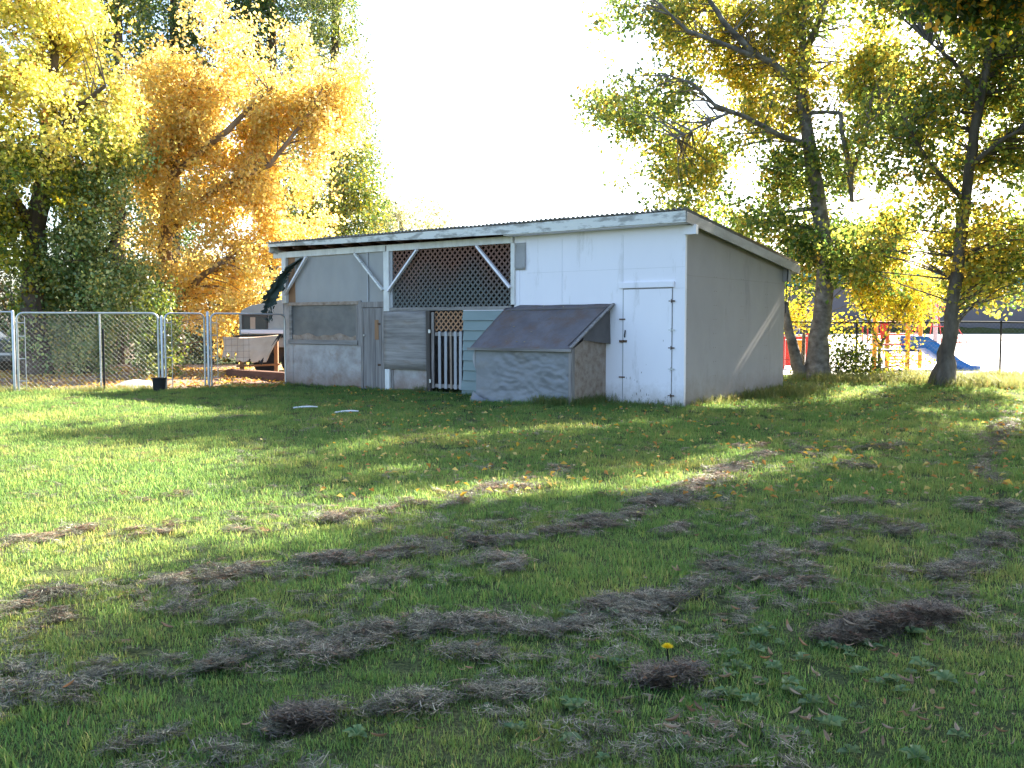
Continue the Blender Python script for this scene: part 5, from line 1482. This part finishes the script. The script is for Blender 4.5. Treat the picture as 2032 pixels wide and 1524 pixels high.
# dandelion
dg = G(1324, 1342)
dn_ = empty('dandelion', dg, 0, 'single yellow dandelion flower standing above the small grass heap', 'flower')
MB().tube([(0, 0, 0), (.004, 0, .06), (0, .003, .125)], .0035, 6).build('stem', M['weed'], dn_)
fb = MB()
for ring, (rr_, hh, k_) in enumerate(((.030, .006, 18), (.024, .012, 15), (.016, .017, 11), (.008, .02, 6))):
    for k in range(k_):
        a = k / k_ * 6.283 + ring * .2
        ca, sa = math.cos(a), math.sin(a)
        fb.add([(0, 0, .125), (ca*rr_*.6 - sa*.003, sa*rr_*.6 + ca*.003, .125 + hh * .8), (ca*rr_, sa*rr_, .125 + hh), (ca*rr_*.6 + sa*.003, sa*rr_*.6 - ca*.003, .125 + hh * .8)], [(0, 1, 2, 3)])
fb.build('petals', mat('dandelion_yellow', [(.3, (.75, .52, .01)), (.7, (.8, .6, .02))], 8, .6, (1, 1, 1), 0), dn_)

# fallen leaves, one object each
def curl_leaf(rnd, L_, wf, bend, cup, fork=False):
    b_ = MB()
    def lf(u, v, ang=0):
        t = u; w = L_ * wf * math.sin(min(1, .08 + t * .92) * math.pi) ** .8
        s_ = (v - .5) * 2
        x = L_ * (t - .5); y = s_ * w * .5
        z = bend * L_ * (2 * t - 1) ** 2 + cup * abs(s_) ** 1.5 * w + .006
        return (x * math.cos(ang) - y * math.sin(ang), x * math.sin(ang) + y * math.cos(ang), z)
    b_.grid(lambda u, v: lf(u, v), 6, 2)
    if fork:
        b_.grid(lambda u, v: Vector(lf(u, v, .9)) + Vector((.0, L_ * .32, .004)), 6, 2)
    return b_
shapes = [curl_leaf(rn, rn.uniform(.04, .085), rn.uniform(.13, .30), rn.uniform(.08, .35), rn.uniform(.3, 1.0), k in (2, 5)).mesh('fallen_leaf', M['brownleaf']) for k in range(7)]
ysh = [curl_leaf(rn, rn.uniform(.045, .065), rn.uniform(.5, .75), rn.uniform(.0, .15), rn.uniform(.05, .3)).mesh('fallen_leaf', M['yellowleaf']) for k in range(5)]
def drop(me, g, lab, grp, lift=.074):
    o = link('fallen_leaf', me, None, (g.x, g.y, g.z + lift), (rn.uniform(-.5, .5), rn.uniform(-.5, .5), rn.uniform(0, 6.283)))
    s = rn.uniform(.55, 1.05); o.scale = (s, s * rn.uniform(.7, 1.3), s)
    tag(o, lab, 'leaf', grp)
nb = 0
while nb < 190:
    if rn.random() < .72: px, py = rn.uniform(1250, 2032), rn.uniform(1150, 1524)
    else: px, py = rn.uniform(0, 1400), rn.uniform(1080, 1524)
    if rn.random() > ((py - 1050) / 474) * .6 + ((px) / 2032) * .4: continue
    drop(rn.choice(shapes), G(px, py), 'dry tan curled leaf lying on the foreground grass', 'dry leaves in the foreground grass'); nb += 1
ny = 0
while ny < 100:
    px, py = (rn.uniform(900, 2032), rn.uniform(800, 1060)) if rn.random() < .85 else (rn.uniform(400, 1000), rn.uniform(778, 900))
    g = G(px, py)
    if in_shed(g.x, g.y): continue
    drop(rn.choice(ysh), g, 'small yellow leaf fallen on the shaded lawn before the shed and trees', 'yellow leaves on the lawn'); ny += 1
# leaves on the bin roof
for u, v in ((.55, .62), (.25, .42), (.27, .31), (.48, .30), (.50, .05), (.42, .05), (.30, .06), (.20, .45), (.60, .9), (.38, .93), (.45, .6)):
    p = SW(LX0 + LW * u, LY * (1 - v), lz(LY * (1 - v)) + .03)
    drop(rn.choice(ysh), p, 'yellow leaf resting on the felt roof of the bin', 'leaves on the bin roof', .0)
# uncountable litter
def leaf_tpl(rnd):
    L_ = rnd.uniform(.05, .08); w = L_ * .3; h = rnd.uniform(.005, .03)
    g = rnd.choice([(1, .62, .10), (1.1, .85, .3), (.8, .4, .12), (.7, .5, .3), (1.1, .75, .15)])
    return [(-L_/2, 0, 0), (0, w, h), (L_/2, 0, h * .3), (0, -w, h)], [(0, 1, 2), (0, 2, 3)], [g] * 4
M['litter'] = leaf_mat('leaf_litter', .3, .6)
lt = [leaf_tpl(rn) for _ in range(10)]
lt = [(v, f, [tuple(x * .52 for x in c) for c in cc]) for v, f, cc in lt]
lp2 = []
for _ in range(1500):
    y = rn.uniform(8, 23); x = rn.uniform(-.2 * y, .56 * y)
    if in_shed(x, y): continue
    lp2.append((x, y, hgt(x, y) + .05))
for _ in range(5200):
    x = rn.uniform(-16, -5.6); y = rn.uniform(22.3, 31)
    if in_shed(x, y): continue
    if mnoise.noise(Vector((x * .6, y * .6, 2))) < -.1 and rn.random() < .75: continue
    lp2.append((x, y, hgt(x, y) + .02 + rn.random() * .03))
n = len(lp2); rot_ = RNG.normal(size=(n, 3)) * .4; rot_[:, 2] = RNG.uniform(0, 6.283, n)
sc = RNG.uniform(.7, 1.3, (n, 1)) * np.ones((1, 3)); far = np.array([p[1] > 22.2 for p in lp2]); sc[far] *= 1.5
o = scatter('leaf_litter', lt, lp2, rot_, sc, RNG.integers(0, 10, n), M['litter'])
tag(o, 'fallen autumn leaves strewn under the trees and behind the gates', 'leaf litter', kind='stuff')
print('LEAVES', TOT)
